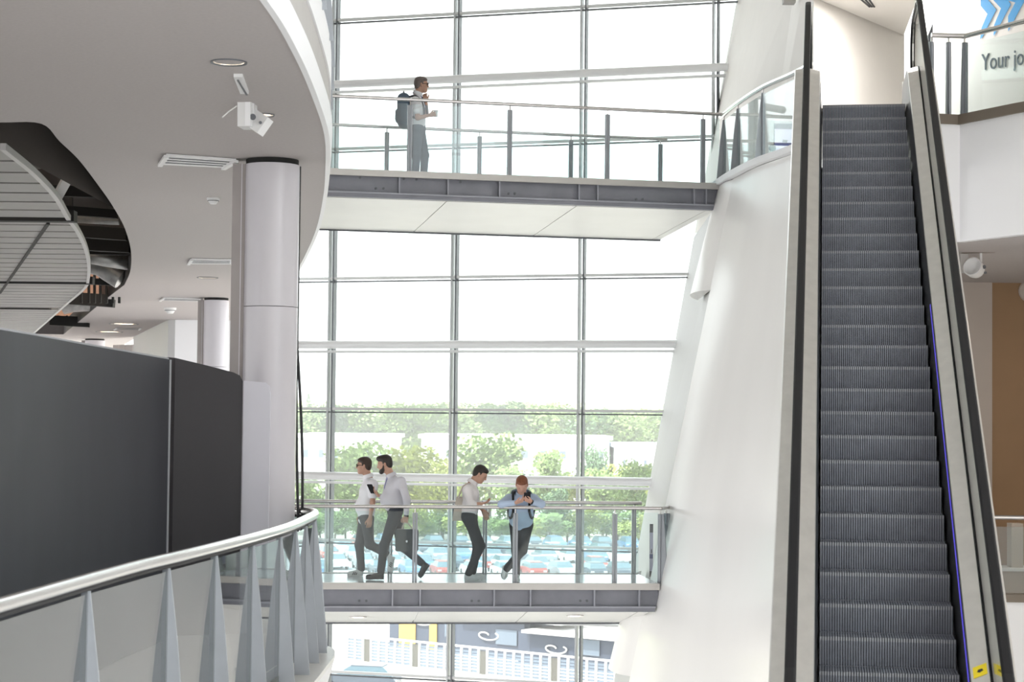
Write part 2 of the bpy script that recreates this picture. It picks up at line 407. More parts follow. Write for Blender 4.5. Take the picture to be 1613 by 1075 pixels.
# --- lower gallery floor and its fascia
mb = MB(); lo = list(BALC) + [(-34, 22.62), (-34, 4.92)]
V, Fc = fill_loops(lo, [], 0.0); V2 = [(x, y, -0.4) for x, y, z in V]
mb.add(V, Fc); mb.add(V2, Fc); struct('floor', mb, 'floor_stone')
struct('trim_5', band(BALC, -1.0, -0.30, 0.05, 0.24, 0.1), 'fascia_white')
struct('trim_6', band(BALC, -0.30, -0.25, 0.24, 0.24, 0.24), 'white_paint')
mb = MB(); mb.prism([(-34, 30), (-6.2, 30), (-5.8, 44), (-6.9, 57), (-13.3, 70), (-17, 84), (-34, 84)], -0.4, 0.0); struct('floor_far', mb, 'fascia_white')  # floor coloured white to bounce light onto the far soffit

# --- leaning walls at the right
def leanx(z): return 3.27 - 0.2 * (UP - z)
def B_curve(z):
    k = (UP - z)
    top = [(3.27, 29.2), (3.46, 27.8), (3.78, 26.4), (4.06, 25.0)]
    bot_end = (4.06 - 0.095 * k, 25.0 - 0.2 * k * 0.6)
    x0 = leanx(z); s_ = cr_spline([(x0, 29.2), (x0 + 0.19 * 1 + 0.02 * k, 27.8 - 0.03 * k), (bot_end[0] - 0.28 + 0.0 * k, 26.4 - 0.08 * k), bot_end], 8)
    ex = min(1.0, k / 3); s_ += [(bot_end[0] + 0.45 * ex, bot_end[1] - 0.35 * ex), (bot_end[0] + 1.1 * ex, bot_end[1] - 0.7 * ex)]
    return s_
zs = [GZ, -9, -6, -4, -3, -2, -1, 0, 1, 2, 3, 4, 5, UP - 0.02]
mb = MB(); rows = [B_curve(z) for z in zs]; nn = len(rows[0])
mb.v = [(p[0], p[1], z) for z, r in zip(zs, rows) for p in r]
mb.f = [(i * nn + j, i * nn + j + 1, (i + 1) * nn + j + 1, (i + 1) * nn + j) for i in range(len(zs) - 1) for j in range(nn - 1)]
mb.smooth = True
struct('wall_right', mb, 'wall_satin')
# wall between facade and the corner
def L1(py): # where it meets the facade
    return atl(1162 - 0.18 * py, py, (FO.x, FO.y), (FO.x + FD.x, FO.y + FD.y))
a0, a1 = L1(-200), L1(1250); dz = (a1 - a0) / (a1.z - a0.z)
def l1(z): return a0 + dz * (z - a0.z)
def back_wall(name, zz, mt):
    mb = MB(); mb.v = []
    for z in zz:
        p = l1(z); q = (leanx(z) + 0.02, 29.25) if z < UP else (3.95 + 0.13 * (z - UP), 30.6)
        mb.v += [(p.x, p.y + 0.3, z), (q[0], q[1], z)]
    mb.f = [(2 * i, 2 * i + 1, 2 * i + 3, 2 * i + 2) for i in range(len(zz) - 1)]
    struct(name, mb, mt)
back_wall('wall_back', [GZ, 0, UP - 0.05], 'wall_grey'); back_wall('wall_back_upper', [UP + 0.001, 9.2, 14], 'warm_wall')  # lower wall's shade is put into its grey colour
# rounded lobes under each landing
def lobe(z0, z1, w0, w1, name):
    mb = MB(); zl = np.linspace(z0, z1, 10); R = []
    for z in zl:
        t = (z - z0) / (z1 - z0); ww = w0 + (w1 - w0) * t; x = leanx(z)
        R.append(cr_spline([(x + 0.01, 29.19), (x - ww * 0.72, 29.55), (x - ww, 30.2), (x - ww * 0.55, 31.0), (x + 0.05, 31.7)], 6))
    n = len(R[0]); mb.v = [(p[0], p[1], z) for z, r in zip(zl, R) for p in r]
    mb.f = [(i * n + j, i * n + j + 1, (i + 1) * n + j + 1, (i + 1) * n + j) for i in range(len(zl) - 1) for j in range(n - 1)]
    mb.f.append(tuple(range(n))); mb.smooth = True
    struct(name, mb, 'wall_satin')
lobe(4.30, UP - 0.03, 0.20, 0.12, 'trim_7')
lobe(-1.42, -0.05, 0.27, 0.22, 'trim_8')

# --- upper landing
LAND = cr_spline([(3.20, 30.35), (3.30, 29.1), (3.50, 27.6), (3.77, 26.5), (3.90, 25.6), (3.80, 24.7)], 6)
mb = MB(); V, Fc = fill_loops(list(LAND) + [(3.66, 23.3), (4.75, 23.12), (5.06, 23.82), (5.48, 23.84), (5.95, 22.95), (7.4, 20.43), (9.2, 17.5), (9.2, 34), (3.5, 34)], [], UP)
mb.add(V, Fc); mb.add([(x, y, UP - 0.25) for x, y, z in V], Fc); struct('floor_landing', mb, 'floor_stone')
struct('trim_9', band(list(reversed(LAND)), UP - 0.02, UP + 0.07, -0.03, -0.03, 0.10), 'fascia_white')
WC = [(3.95, 30.6), (4.21, 27.6), (6.02, 30.25)]
WT = [(5.60, 26.95), (8.55, 21.95)]
mb = MB(); mb.v = [(p[0] + (0.13 * (z - UP) if i == 0 else 0), p[1], z) for z in (UP, 9.2) for i, p in enumerate(WC)]; n = len(WC)
mb.f = [(i, i + 1, n + i + 1, n + i) for i in range(n - 1)]
struct('wall_landing', mb, 'warm_wall')
struct('wall_lettered', MB().slab([(*WT[0], UP), (*WT[1], UP), (*WT[1], 9.4), (*WT[0], 9.4)], (0.10, 0.06, 0)), 'warm_wall')
struct('ceiling_landing', MB().prism([(4.25, 27.64), (6.0, 30.2), (5.60, 27.0), (5.2, 24.2), (4.4, 24.2)], 8.34, 8.6), 'warm_wall')

# --- right gallery: fascia, soffit, walls
RC = [(5.06, 23.78), (5.48, 23.82), (5.95, 22.92), (7.4, 20.4), (9.2, 17.5)]
def vwall(pts, z0, z1, name, mt, thick=0.12):
    mb = MB(); inn = offset(pts, -thick); mb.prism(list(pts) + list(reversed(inn)), z0, z1); return struct(name, mb, mt)
vwall(RC, 4.54, UP - 0.02, 'wall_gallery_fascia', 'fascia_white', -0.12)
vwall(RC, UP - 0.02, UP + 0.10, 'trim_10', 'brown_trim', -0.16)
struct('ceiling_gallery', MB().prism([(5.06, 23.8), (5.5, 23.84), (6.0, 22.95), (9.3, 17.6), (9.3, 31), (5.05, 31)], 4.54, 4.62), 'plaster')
struct('wall_gallery_pale', MB().box(5.0, 30.42, -0.3, 7.42, 30.7, 4.54), 'pale_beige_wall')
struct('wall_gallery_tan', MB().box(7.42, 30.45, -0.3, 10.0, 30.7, 4.54), 'tan_wall')
struct('floor_gallery', MB().prism([(4.9, 25.6), (9.3, 25.2), (9.3, 30.5), (4.9, 30.5)], -0.3, 0.0), 'floor_stone')
struct('wall_gallery_low', MB().prism([(4.9, 25.55), (9.3, 25.15), (9.3, 25.3), (4.9, 25.7)], -12, 0.08), 'fascia_white')
struct('wall_far_right', MB().box(9.3, 12, GZ, 9.5, 34, 14), 'warm_wall')
struct('baseboard_right', MB().prism([(4.9, 25.52), (9.3, 25.12), (9.3, 25.2), (4.9, 25.6)], 0.06, 0.16), 'brown_trim')

# --- walls far inside the left gallery
g0, g1 = atz(276, 504, CEIL), atz(219, 531, CEIL)
struct('wall_white_far', MB().box(g0.x, g0.y, 0, -6.8, g0.y + 0.2, CEIL), 'fascia_white')
struct('wall_grey_far', MB().prism([(g0.x, g0.y), (g1.x, g1.y), (g1.x - 0.2, g1.y), (g0.x - 0.2, g0.y)], 0, CEIL), 'wall_grey')
h0, h1 = atz(217, 532, CEIL), atz(186, 546, 4.9)
for k in range(3):
    p = Vector(h0).lerp(Vector(h1), k / 3); q = Vector(h0).lerp(Vector(h1), (k + 0.94) / 3)
    struct('wall_panel_far', MB().prism([(p.x, p.y), (q.x, q.y), (q.x - 0.2, q.y), (p.x - 0.2, p.y)], 0, CEIL - 0.25), 'column_casing')

# ================================================================== FOOTBRIDGES
def footbridge(name, label, az, o, sp, s0, s1, width, zl, posts_far, stiff, bolts, seams, lights, drop, railz0, rail_s):
    A = math.radians(az); d = Vector((math.cos(A), math.sin(A), 0)); n = Vector((-d.y, d.x, 0)); o = Vector((o[0], o[1], zl)); Z = Vector((0, 0, 1))
    T = thing(name, label, 'footbridge', tuple(o + d * ((s0 + s1) / 2)))
    P = lambda s_, w_, z_: o + d * s_ + n * w_ + Z * z_
    S = lambda px, py, w_=0.0: (atl(px, py, tuple(P(0, w_, 0))[:2], tuple(P(1, w_, 0))[:2]) - o).dot(d)
    L = s1 - s0
    MB().obox(P(s0, -0.05, -0.06), d * L, n * (width + 0.1), Z * 0.06).build('deck', 'deck_floor', T)
    for w_ in (-0.09, width + 0.05): MB().obox(P(s0, w_, -0.085), d * L, n * 0.04, Z * 0.095).build('edge_plate', 'deck_plate', T)
    for w_ in (0.0, width - 0.02):
        b = MB().obox(P(s0, w_, -0.32), d * L, n * 0.02, Z * 0.24).build('beam_web', 'beam_grey', T)
        f = MB().obox(P(s0, w_ - 0.08, -0.345), d * (L - 0.05), n * 0.16, Z * 0.025)
        f.build('bottom_flange', 'beam_flange', T)
        MB().obox(P(s0, w_ - 0.07, -0.40), d * (L - 0.06), n * 0.12, Z * 0.055).build('flange_lip', 'beam_grey', T)
    for (px, py) in stiff:
        MB().obox(P(S(px, py) - 0.01, -0.07, -0.32), d * 0.02, n * 0.07, Z * 0.235).build('stiffener', 'beam_flange', T)
    for (px, py) in bolts:
        p = atl(px, py, tuple(P(0, 0, 0))[:2], tuple(P(1, 0, 0))[:2]); MB().disc(p - n * 0.015, 0.018, -n, 0.02, 10).build('bolt', 'gasket', T)
    cuts = [s0] + [S(px, py, -0.02) for (px, py) in seams] + [s1 - 0.1]
    for a, b in zip(cuts, cuts[1:]):
        if b - a > 0.1:
            MB().slab([P(a + 0.008, 0.06, -0.405), P(b - 0.008, 0.06, -0.405), P(b - 0.008, width, -0.405 - drop), P(a + 0.008, width, -0.405 - drop)], Z * 0.02).build('soffit_panel', 'soffit_white', T)
    MB().obox(P(s0, width - 0.01, -0.43 - drop), d * (L - 0.1), n * 0.03, Z * 0.06).build('soffit_trim', 'gasket', T)
    for (px, py) in lights:
        r = ray(px, py)   # hits the sloping soffit plane
        c0 = P(0, 0.06, -0.405); nn = d.cross(P(0, width, -0.405 - drop) - c0).normalized(); E0 = Vector((0, 0, EYE))
        c = E0 + r * ((c0 - E0).dot(nn) / r.dot(nn)); nn = -nn if nn.z > 0 else nn
        dl = MB().lathe(c + nn * 0.002, [(0.088, 0), (0.128, 0), (0.128, 0.012), (0.088, 0.012)], 24, nn).build('downlight_ring', 'rail_steel', T)
        MB().disc(c + nn * 0.012, 0.088, nn, 0.008, 24).build('downlight_lens', 'lamp_glow', dl)
    # balustrades
    near = [k * sp for k in range(-4, 6) if rail_s[0] - 0.05 <= k * sp <= rail_s[1] + 0.1]
    far = [S(px, py, width) for (px, py) in posts_far]
    for side, (w_, ps) in enumerate(((0.0, near), (width, far))):
        for s_ in ps:
            po = MB().obox(P(s_ - 0.034, w_ - 0.02, -0.02), d * 0.03, n * 0.05, Z * 1.02)
            po.obox(P(s_ + 0.004, w_ - 0.02, -0.02), d * 0.03, n * 0.05, Z * 1.02)
            po = po.build('post', 'post_grey', T)
            MB().tube([P(s_, w_, 0.99), P(s_, w_, 1.07)], 0.010, 8).build('rail_pin', 'rail_steel', po)
        e0, e1 = rail_s
        MB().tube([P(e0, w_, 1.085), P(e1, w_, 1.085)], 0.026, 12).build('handrail', 'rail_steel', T)
        ends = [e0] + [s_ for s_ in ps if e0 + 0.3 < s_ < e1 - 0.1] + [e1]
        for a, b in zip(ends, ends[1:]):
            MB().obox(P(a + 0.04, w_ + 0.005, 0.02), d * (b - a - 0.08), n * 0.012, Z * 1.0).build('glass_pane', 'rail_glass', T)
    return T, P, S

LB, PL, SL = footbridge('lower_footbridge', 'lower steel footbridge with glass balustrade carrying four men', 5.589, (-1.3546, 28.1753), 1.4377, -3.3, 3.52, 1.75, 0.0,
    [(465, 907), (614, 907), (763, 907), (910, 907), (998, 907)],
    [(618, 940), (661.5, 940), (778, 940), (835, 940), (935.5, 940), (1006, 940)], [(566, 947), (577, 947), (743, 947), (754, 947), (914, 947), (924.5, 947)],
    [(660, 963), (832, 963), (1007, 962)], [(564, 972), (906, 970)], 0.33, 0, (-3.3, 3.55))
UB, PU, SU = footbridge('upper_footbridge', 'upper steel footbridge with glass balustrade crossed by a man with backpack', 13.024, (-1.5441, 29.0039), 1.5184, -1.32, 4.86, 2.8, UP,
    [(609, 262), (755, 268), (899, 275), (1040, 282)],
    [(628, 290), (704.5, 293), (785.5, 297), (910.5, 302), (940, 303), (1091.5, 312), (1110.5, 313)], [(592, 297), (604, 297), (801, 305), (811, 305), (1002, 314), (1012, 314), (567, 280), (636, 282), (656, 283), (725, 287)],
    [(705, 318), (910, 325), (1113, 331)], [], 0.20, 0, (-1.2, 4.86))

# ================================================================== ESCALATOR
AE = math.radians(8.998); EO = (2.119, 13.5474, 0.6264); SW = 0.951
ES = thing('escalator', 'dark grey grooved escalator with glass balustrades and black handrails', 'escalator', EO, -AE, world=False)
TAN = math.tan(math.radians(30)); YB, YT = -1.9, 9.68
def pitch(y): return (min(max(y, YB), YT)) * TAN
# one ribbed step, shared
nr = 52; mb = MB(); xs = []
for k in range(nr):
    x0 = 0.006 + (SW - 0.012) * k / nr; wv = (SW - 0.012) / nr
    xs += [(x0, 0), (x0 + wv * 0.55, 0), (x0 + wv * 0.62, 1), (x0 + wv * 0.93, 1)]
nv = len(xs)
prof = [(0.012, -0.205, 0.004), (0.0, -0.03, 0.007), (0.003, -0.004, 0.006)]      # riser (y, z, groove depth)
for (y, z, g) in prof: mb.v += [(x, y + g * q, z) for x, q in xs]
for i in range(len(prof) - 1):
    for j in range(nv - 1):
        mb.f.append((i * nv + j, i * nv + j + 1, (i + 1) * nv + j + 1, (i + 1) * nv + j)); mb.mi.append(1 if xs[j][1] and xs[j + 1][1] else (2 if i == 1 else 0))
b0 = len(mb.v)
for (y, z) in ((0.003, -0.004), (0.36, 0.0)): mb.v += [(x, y, z - 0.008 * q) for x, q in xs]
for j in range(nv - 1):
    mb.f.append((b0 + j, b0 + j + 1, b0 + nv + j + 1, b0 + nv + j)); mb.mi.append(1 if xs[j][1] and xs[j + 1][1] else 0)
step_me = mb.mesh('step', ['step_grey', 'step_groove', 'step_nose_glint'])
for j in range(-3, 28):
    o = link('step', step_me, ES); o.location = (0, 0.3464 * j, 0.2 * j)
MB().box(0, 9.46, 5.38, SW, 9.56, 5.42).build('comb_plate', 'step_edge', ES)
MB().box(-0.33, 9.56, 5.36, SW + 0.33, 11.4, 5.40).build('landing_plate', 'steel', ES)
MB().box(-0.33, -4.6, -0.66, SW + 0.33, -1.05, -0.62).build('landing_plate', 'steel', ES)
ypath = [-4.0, -2.6, -2.2, YB, -1.6] + list(np.linspace(-1.2, 9.3, 16)) + [9.5, 9.65, 9.8, 9.95, 10.15, 10.5, 10.95]
def smooth_pitch(y):
    return sum(pitch(y + d_) for d_ in np.linspace(-0.22, 0.22, 9)) / 9
for sgn, x0 in ((-1, 0.0), (1, SW)):
    sd_ = Vector((sgn, 0, 0)); up_ = Vector((0, 0, 1))
    pth = [(Vector((x0, y, smooth_pitch(y))), sd_, up_) for y in ypath]
    def strip(name, prof, mt, pp=None): 
        return MB().sweep(pp or pth, prof).build(name, mt, ES)
    strip('skirt_panel', [(0.005, -0.25), (0.012, -0.25), (0.034, 0.29), (0.026, 0.29)], 'skirt_black')
    strip('inner_deck', [(0.026, 0.285), (0.032, 0.305), (0.150, 0.335), (0.150, 0.285)], 'steel')
    strip('glass_clamp', [(0.150, 0.29), (0.150, 0.345), (0.158, 0.345), (0.158, 0.29)], 'rubber')
    strip('glass_panel', [(0.160, 0.30), (0.160, 1.12), (0.170, 1.12), (0.170, 0.30)], 'escalator_glass')
    strip('glass_clamp', [(0.172, 0.29), (0.172, 0.345), (0.182, 0.345), (0.182, 0.29)], 'rubber')
    strip('outer_deck', [(0.182, 0.285), (0.182, 0.335), (0.315, 0.325), (0.325, 0.30), (0.325, 0.285)], 'steel')
    strip('outer_cladding', [(0.300, -0.85), (0.300, 0.295), (0.318, 0.295), (0.318, -0.85)], 'fascia_white')
    ci = len(ypath) - 1
    MB().box(min(x0 + sgn * 0.02, x0 + sgn * 0.33), 10.93, smooth_pitch(10.93) - 0.4, max(x0 + sgn * 0.02, x0 + sgn * 0.33), 10.97, smooth_pitch(10.93) + 0.345).build('deck_end_cap', 'bright_steel', ES)
    if sgn > 0:
        strip('led_strip', [(0.019, 0.22), (0.022, 0.22), (0.026, 0.24), (0.021, 0.24)], 'led_blue', [p_ for p_ in pth if p_[0].y < 5.0])
    # handrail loop with newels at both ends
    hp = [(Vector((x0 + sgn * 0.167, y, smooth_pitch(y) + 1.10)), sd_, up_) for y in ypath]
    zt = smooth_pitch(11) + 1.10; rN = 0.36
    for t in np.linspace(0.15, math.pi, 10):
        hp.append((Vector((x0 + sgn * 0.167, 10.95 + rN * math.sin(t), zt - rN + rN * math.cos(t))), sd_, Vector((0, math.sin(t), math.cos(t)))))
    zb = smooth_pitch(-4) + 1.10
    lowp = [(Vector((x0 + sgn * 0.167, -4.0 - rN * math.sin(t), zb - rN + rN * math.cos(t))), sd_, Vector((0, -math.sin(t), math.cos(t)))) for t in np.linspace(math.pi, 0.15, 10)]
    MB().sweep(lowp + hp, [(-0.036, 0.0), (-0.034, 0.024), (-0.022, 0.034), (0.022, 0.034), (0.034, 0.024), (0.036, 0.0), (0.026, -0.010), (-0.026, -0.010)]).build('handrail', 'rubber', ES)
    MB().sweep(lowp + hp, [(-0.010, -0.03), (-0.010, -0.008), (0.010, -0.008), (0.010, -0.03)]).build('handrail_guide', 'bright_steel', ES)
MB().sweep([(Vector((SW / 2, y, smooth_pitch(y) - 0.85)), Vector((1, 0, 0)), Vector((0, 0, 1))) for y in ypath], [(-0.79, -0.03), (0.79, -0.03), (0.79, 0), (-0.79, 0)]).build('truss_soffit', 'fascia_white', ES)
# yellow warning stickers on the right balustrade
def esc_point(px, py, xl, up=None):
    """point on the vertical plane x_local = xl of the escalator"""
    o = Vector(EO); rt = Vector((math.cos(AE), -math.sin(AE), 0)); fw = Vector((math.sin(AE), math.cos(AE), 0))
    p = o + rt * xl; q = p + fw
    w_ = atl(px, py, p[:2], q[:2]) - o
    return Vector((w_.dot(rt), w_.dot(fw), w_.z))
# sticker on the sloped inner deck, and one on the outside deck
for nm, xa, xb, yc in (('warning_sticker', SW + 0.048, SW + 0.138, -0.42), ('warning_sticker', SW + 0.20, SW + 0.27, -0.40)):
    zc = lambda y, x: smooth_pitch(y) + (0.305 + (x - SW - 0.032) * 0.254 if x < SW + 0.15 else 0.336) + 0.003
    q = [(xa, yc - 0.06), (xb, yc - 0.04), (xb, yc + 0.06), (xa, yc + 0.04)]
    st = MB().slab([(x, y, zc(y, x)) for x, y in q], (0, 0, 0.001)).build(nm, 'yellow_sticker', ES, label='yellow warning sticker with black print')
    xm = (xa + xb) / 2; ym = yc
    q = [(xm - 0.02, ym - 0.01), (xm - 0.004, ym - 0.018), (xm + 0.02, ym - 0.004), (xm + 0.014, ym + 0.014), (xm - 0.012, ym + 0.010)]
    MB().slab([(x, y, zc(y, x) + 0.0015) for x, y in q], (0, 0, 0.001)).build('sticker_print', 'black_print', st)

# ================================================================== BALUSTRADES WITH TAPERED FINS
def fin_rail(name, label, curve, step, z, side=1, fin=(1.0, -0.65, 0.02, 0.25), gmat='balcony_glass', gl=(0.0, 0.98), skip=(), fmat='fin_grey', rail_r=0.036, rail_z=1.08):
    pts = resample(curve, step) if not isinstance(step, list) else step; T = thing(name, label, 'balustrade', (pts[0][0], pts[0][1], z))
    fine = [Vector((p[0], p[1], z + rail_z)) for p in curve]
    MB().tube(fine, rail_r, 12).build('handrail', 'bright_steel' if rail_r > 0.03 else 'rail_steel', T)
    if rail_r > 0.04: MB().tube([v - Vector((0, 0, 0.05)) for v in fine], 0.022, 8).build('rail_channel', 'rubber', T)
    for i, p in enumerate(pts):
        a = pts[max(i - 1, 0)]; b = pts[min(i + 1, len(pts) - 1)]
        d = Vector((b[0] - a[0], b[1] - a[1], 0)).normalized(); n = Vector((d.y, -d.x, 0)) * side
        zt, zb, wt, wb = fin; c = Vector((p[0], p[1], z))
        f = MB().slab([c + n * 0.012 + Vector((0, 0, zb)) - d * 0.011, c + n * wb + Vector((0, 0, zb)) - d * 0.011, c + n * (wt + (wb - wt) * 0.45) + Vector((0, 0, zb + (zt - zb) * 0.62)) - d * 0.011, c + n * wt + Vector((0, 0, zt)) - d * 0.011, c + n * 0.012 + Vector((0, 0, zt)) - d * 0.011], d * 0.022).build('fin', fmat, T)
        MB().obox(c - n * 0.03 - d * 0.03 + Vector((0, 0, gl[0])), n * 0.042, d * 0.06, Vector((0, 0, zt - gl[0]))).build('glass_clamp', 'post_grey', f)
        MB().tube([c + Vector((0, 0, zt - 0.02)), c + Vector((0, 0, rail_z - 0.02))], 0.012, 8).build('rail_pin', 'rail_steel', f)
        if i + 1 < len(pts) and i not in skip:
            q = pts[i + 1]; e = Vector((q[0] - p[0], q[1] - p[1], 0)); L = e.length; e.normalize(); m_ = Vector((e.y, -e.x, 0))
            MB().obox(c + e * 0.035 - m_ * 0.006 + Vector((0, 0, gl[0])), e * (L - 0.07), m_ * 0.012, Vector((0, 0, gl[1] - gl[0]))).build('glass_pane', gmat, T)
    return T
bal = [p for p in BALC if p[1] > 6.2]
fpts = [min(BALC[:-24], key=lambda p: abs(p[1] - d_)) for d_ in (7.0, 8.8, 10.6, 12.5, 14.5, 16.07, 17.3, 18.6, 19.7, 20.66, 21.5)] + [BALC[-22], BALC[-15], BALC[-8], BALC[-1]]
fin_rail('gallery_balustrade', 'curved glass balustrade with tapered grey fins along the lower left gallery', bal, fpts, 0.0, 1, rail_r=0.046, rail_z=GR - 0.03, fin=(1.2, -0.22, 0.02, 0.165), gl=(-0.1, 1.18))
ub = [p for p in SOFF if 9 < p[1] < 28.4]
fin_rail('upper_gallery_balustrade', 'glass balustrade above the white edge of the upper left slab', offset(ub, -0.06), 1.5, UP + 0.10, 1, fin=(0.95, 0.0, 0.03, 0.10))
fin_rail('landing_balustrade', 'curved glass balustrade with grey fins at the top landing beside escalator', list(reversed([p for p in LAND if p[1] > 25.7])), [(3.87, 25.9), (3.5, 27.6), (3.31, 29.0), (3.22, 30.1)], UP, -1, fin=(1.0, 0.06, 0.02, 0.11), gmat='rail_glass', fmat='post_grey')
lowl = cr_spline([(2.17, 28.55), (2.30, 28.9), (2.42, 29.4)], 4)
fin_rail('bridge_end_balustrade', 'short finned balustrade at right end of the lower footbridge', lowl, 0.34, 0.0, 1, fin=(1.0, -0.1, 0.05, 0.12), gmat='rail_glass', fmat='post_grey', rail_r=0.028)
rg = offset(RC, 0.05)
# right upper gallery balustrade
fin_rail('gallery_glass_balustrade', 'glass balustrade with steel handrail in front of the blue chevron wall', RC[:2] + [(5.95, 22.92), (7.4, 20.4)], [(5.06, 23.78), (5.275, 23.80), (5.47, 23.815), (6.6, 21.8), (7.4, 20.4)], UP, 1, fin=(1.0, 0.1, 0.03, 0.06), gmat='rail_glass', gl=(0.1, 0.97), fmat='post_grey', rail_r=0.032)
fin_rail('lower_gallery_balustrade', 'short glass balustrade low at the right edge beyond the escalator', [(6.05, 25.55), (8.6, 25.3)], 1.25, 0.06, 1, fin=(0.98, 0.1, 0.02, 0.03), gmat='balcony_glass', gl=(0.1, 0.96), fmat='post_grey', rail_r=0.030)

# ================================================================== LEFT GALLERY FITTINGS
def column(name, label, px, y, r, casing):
    c = aty(px, 400, y); T = thing(name, label, 'column', (c.x, c.y, 0))
    n = 40; s_ = MB(); s_.tube([(c.x, c.y, 0), (c.x, c.y, 3.55)], r, n).build('shaft', 'column_paint', T)
    MB().tube([(c.x, c.y, 3.557), (c.x, c.y, CEIL - 0.06)], r, n).build('shaft', 'column_paint', T)
    MB().tube([(c.x, c.y, CEIL - 0.06), (c.x, c.y, CEIL)], r * 0.96, n).build('shadow_gap', 'dark_gap', T)
    MB().box(c.x - r - casing, c.y - 0.12, 0, c.x - r + 0.04, c.y + 0.12, CEIL - 0.06).build('casing', 'column_casing', T)
    MB().box(c.x - r - casing * 0.18, c.y - 0.125, 0, c.x - r - casing * 0.10, c.y - 0.12, CEIL - 0.06).build('casing_joint', 'column_paint', T)
    return c
c1 = column('round_column', 'large pale round column with dark side casing rising from the hoarding to the soffit', 427, 21.9, 0.305, 0.12)
c2 = column('round_column', 'smaller looking distant round column left of the large column', 342, 47.0, 0.30, 0.12)
c3 = column('round_column', 'far blurred round column beneath the slatted ceiling panel', 152, 72.0, 0.36, 0.1)

# hoardings behind the balustrade
def hoarding(name, label, pts, mt, edge='hoarding_edge'):
    T = thing(name, label, 'hoarding', (pts[0][0], pts[0][1], 0)); n = len(pts); th = Vector((-0.06, 0.03, 0))
    mb = MB(); V = []
    for (x, y, z) in pts: V += [(x, y, 0.01), (x, y, z), (x + th.x, y + th.y, z), (x + th.x, y + th.y, 0.01)]
    mb.add(V, [(4 * k + j, 4 * k + (j + 1) % 4, 4 * k + 4 + (j + 1) % 4, 4 * k + 4 + j) for k in range(n - 1) for j in range(4)] + [(0, 1, 2, 3), (4 * n - 1, 4 * n - 2, 4 * n - 3, 4 * n - 4)])
    mb.smooth = True; mb.build('panel', mt, T)
    if edge:
        MB().tube([(x + th.x / 2, y + th.y / 2, z + 0.006) for x, y, z in pts], 0.018, 6).build('top_trim', edge, T)
        x, y, z = pts[-1]; MB().box(x - 0.015, y - 0.02, 0.0, x + 0.012, y + 0.02, z).build('end_trim', edge, T)
    return T
def hp_(px, py, y):
    p = aty(px, py, y); return (p.x, p.y, p.z)
hoarding('dark_hoarding', 'long dark grey hoarding panel curving behind the left balustrade', [(-3.55, 5.5, 2.94), (-3.62, 8.0, 2.94), (-3.72, 10.6, 2.94), hp_(-60, 511, 13.35)] + [hp_(px, py, y) for px, py, y in ((0, 520, 14.15), (60, 530, 15.6), (130, 543, 17.2), (200, 555, 18.9), (268, 567, 20.5))], 'hoarding_grey')
hoarding('brown_hoarding', 'shorter dark brown hoarding panel in front of the round column', [hp_(266, 563, 20.75), hp_(276, 564, 20.9), hp_(330, 577, 21.05), hp_(368, 587, 21.15), hp_(378, 592, 21.18), hp_(382.5, 601, 21.2)], 'hoarding_brown', None)
p0, p1 = aty(384, 600, 21.25), aty(427, 606, 21.3)
mb = MB(); prof = [(p0.x, 0.01), (p0.x, p0.z), (p1.x - 0.06, p1.z + 0.02), (p1.x - 0.015, p1.z - 0.02), (p1.x, p1.z - 0.1), (p1.x, 0.01)]
mb.slab([(x, 21.25, z) for x, z in prof], (0, 0.05, 0)).build('white_screen', 'white_fabric', None, label='white fabric screen with rounded corner against the large column', cat='screen')

# hanging cables next to the column
for k, (a, b) in enumerate((((467, 545), (470, 834)), ((468, 545), (476, 832)))):
    p, q = aty(*a, 22.42), aty(*b, 22.42); mid = [p.lerp(q, t) + Vector((0.025 * math.sin(t * math.pi) * (1 if k else -0.4), 0, 0)) for t in np.linspace(0, 1, 9)]
    top = Vector((p.x, p.y, CEIL)); 
    MB().tube([top, top.lerp(p, 0.5)] + mid + [Vector((q.x, q.y, 0.01))], 0.016, 8).build('hanging_cable', 'cable_black', None, label=('left' if k == 0 else 'right') + ' one of two black cables hanging beside the large column', cat='cable', group='cables beside the column')

# downlights, detectors, diffusers on the soffit
def downlight(px, py, r, label, lit=True, tilt=0):
    c = atz(px, py, CEIL); T = thing('downlight', label, 'downlight', tuple(c), group='downlights in the left soffit')
    MB().lathe(c, [(r * 0.92, 0.0), (r, -0.004), (r * 1.1, -0.012), (r * 1.1, 0.0)], 28).build('ring', 'gasket', T)
    MB().lathe(c, [(r * 0.93, -0.004), (r * 0.80, 0.05), (r * 0.62, 0.10)], 28).build('reflector', 'lamp_reflector', T)
    MB().disc(c + Vector((0, 0, 0.0)), r * 0.70, (0, 0, -1), 0.004, 24).build('bulb', 'lamp_glow', T) if lit == 2 else MB().disc(c + Vector((0, 0, 0.006)), r * 0.93, (0, 0, -1), 0.004, 24).build('bulb', 'lamp_reflector', T)
downlight(360.5, 97.5, 0.135, 'round recessed downlight nearest the top of the left soffit')
downlight(417, 180.5, 0.085, 'small bright downlight just behind the white projector', 2)
downlight(195, 510.5, 0.42, 'flush round downlight nearer of two far ones in soffit', 2)
downlight(172, 523, 0.42, 'flush round downlight farther of two far ones in soffit', 2)
downlight(327, 437.5, 0.20, 'thin round downlight far along the soffit left of the column', False)
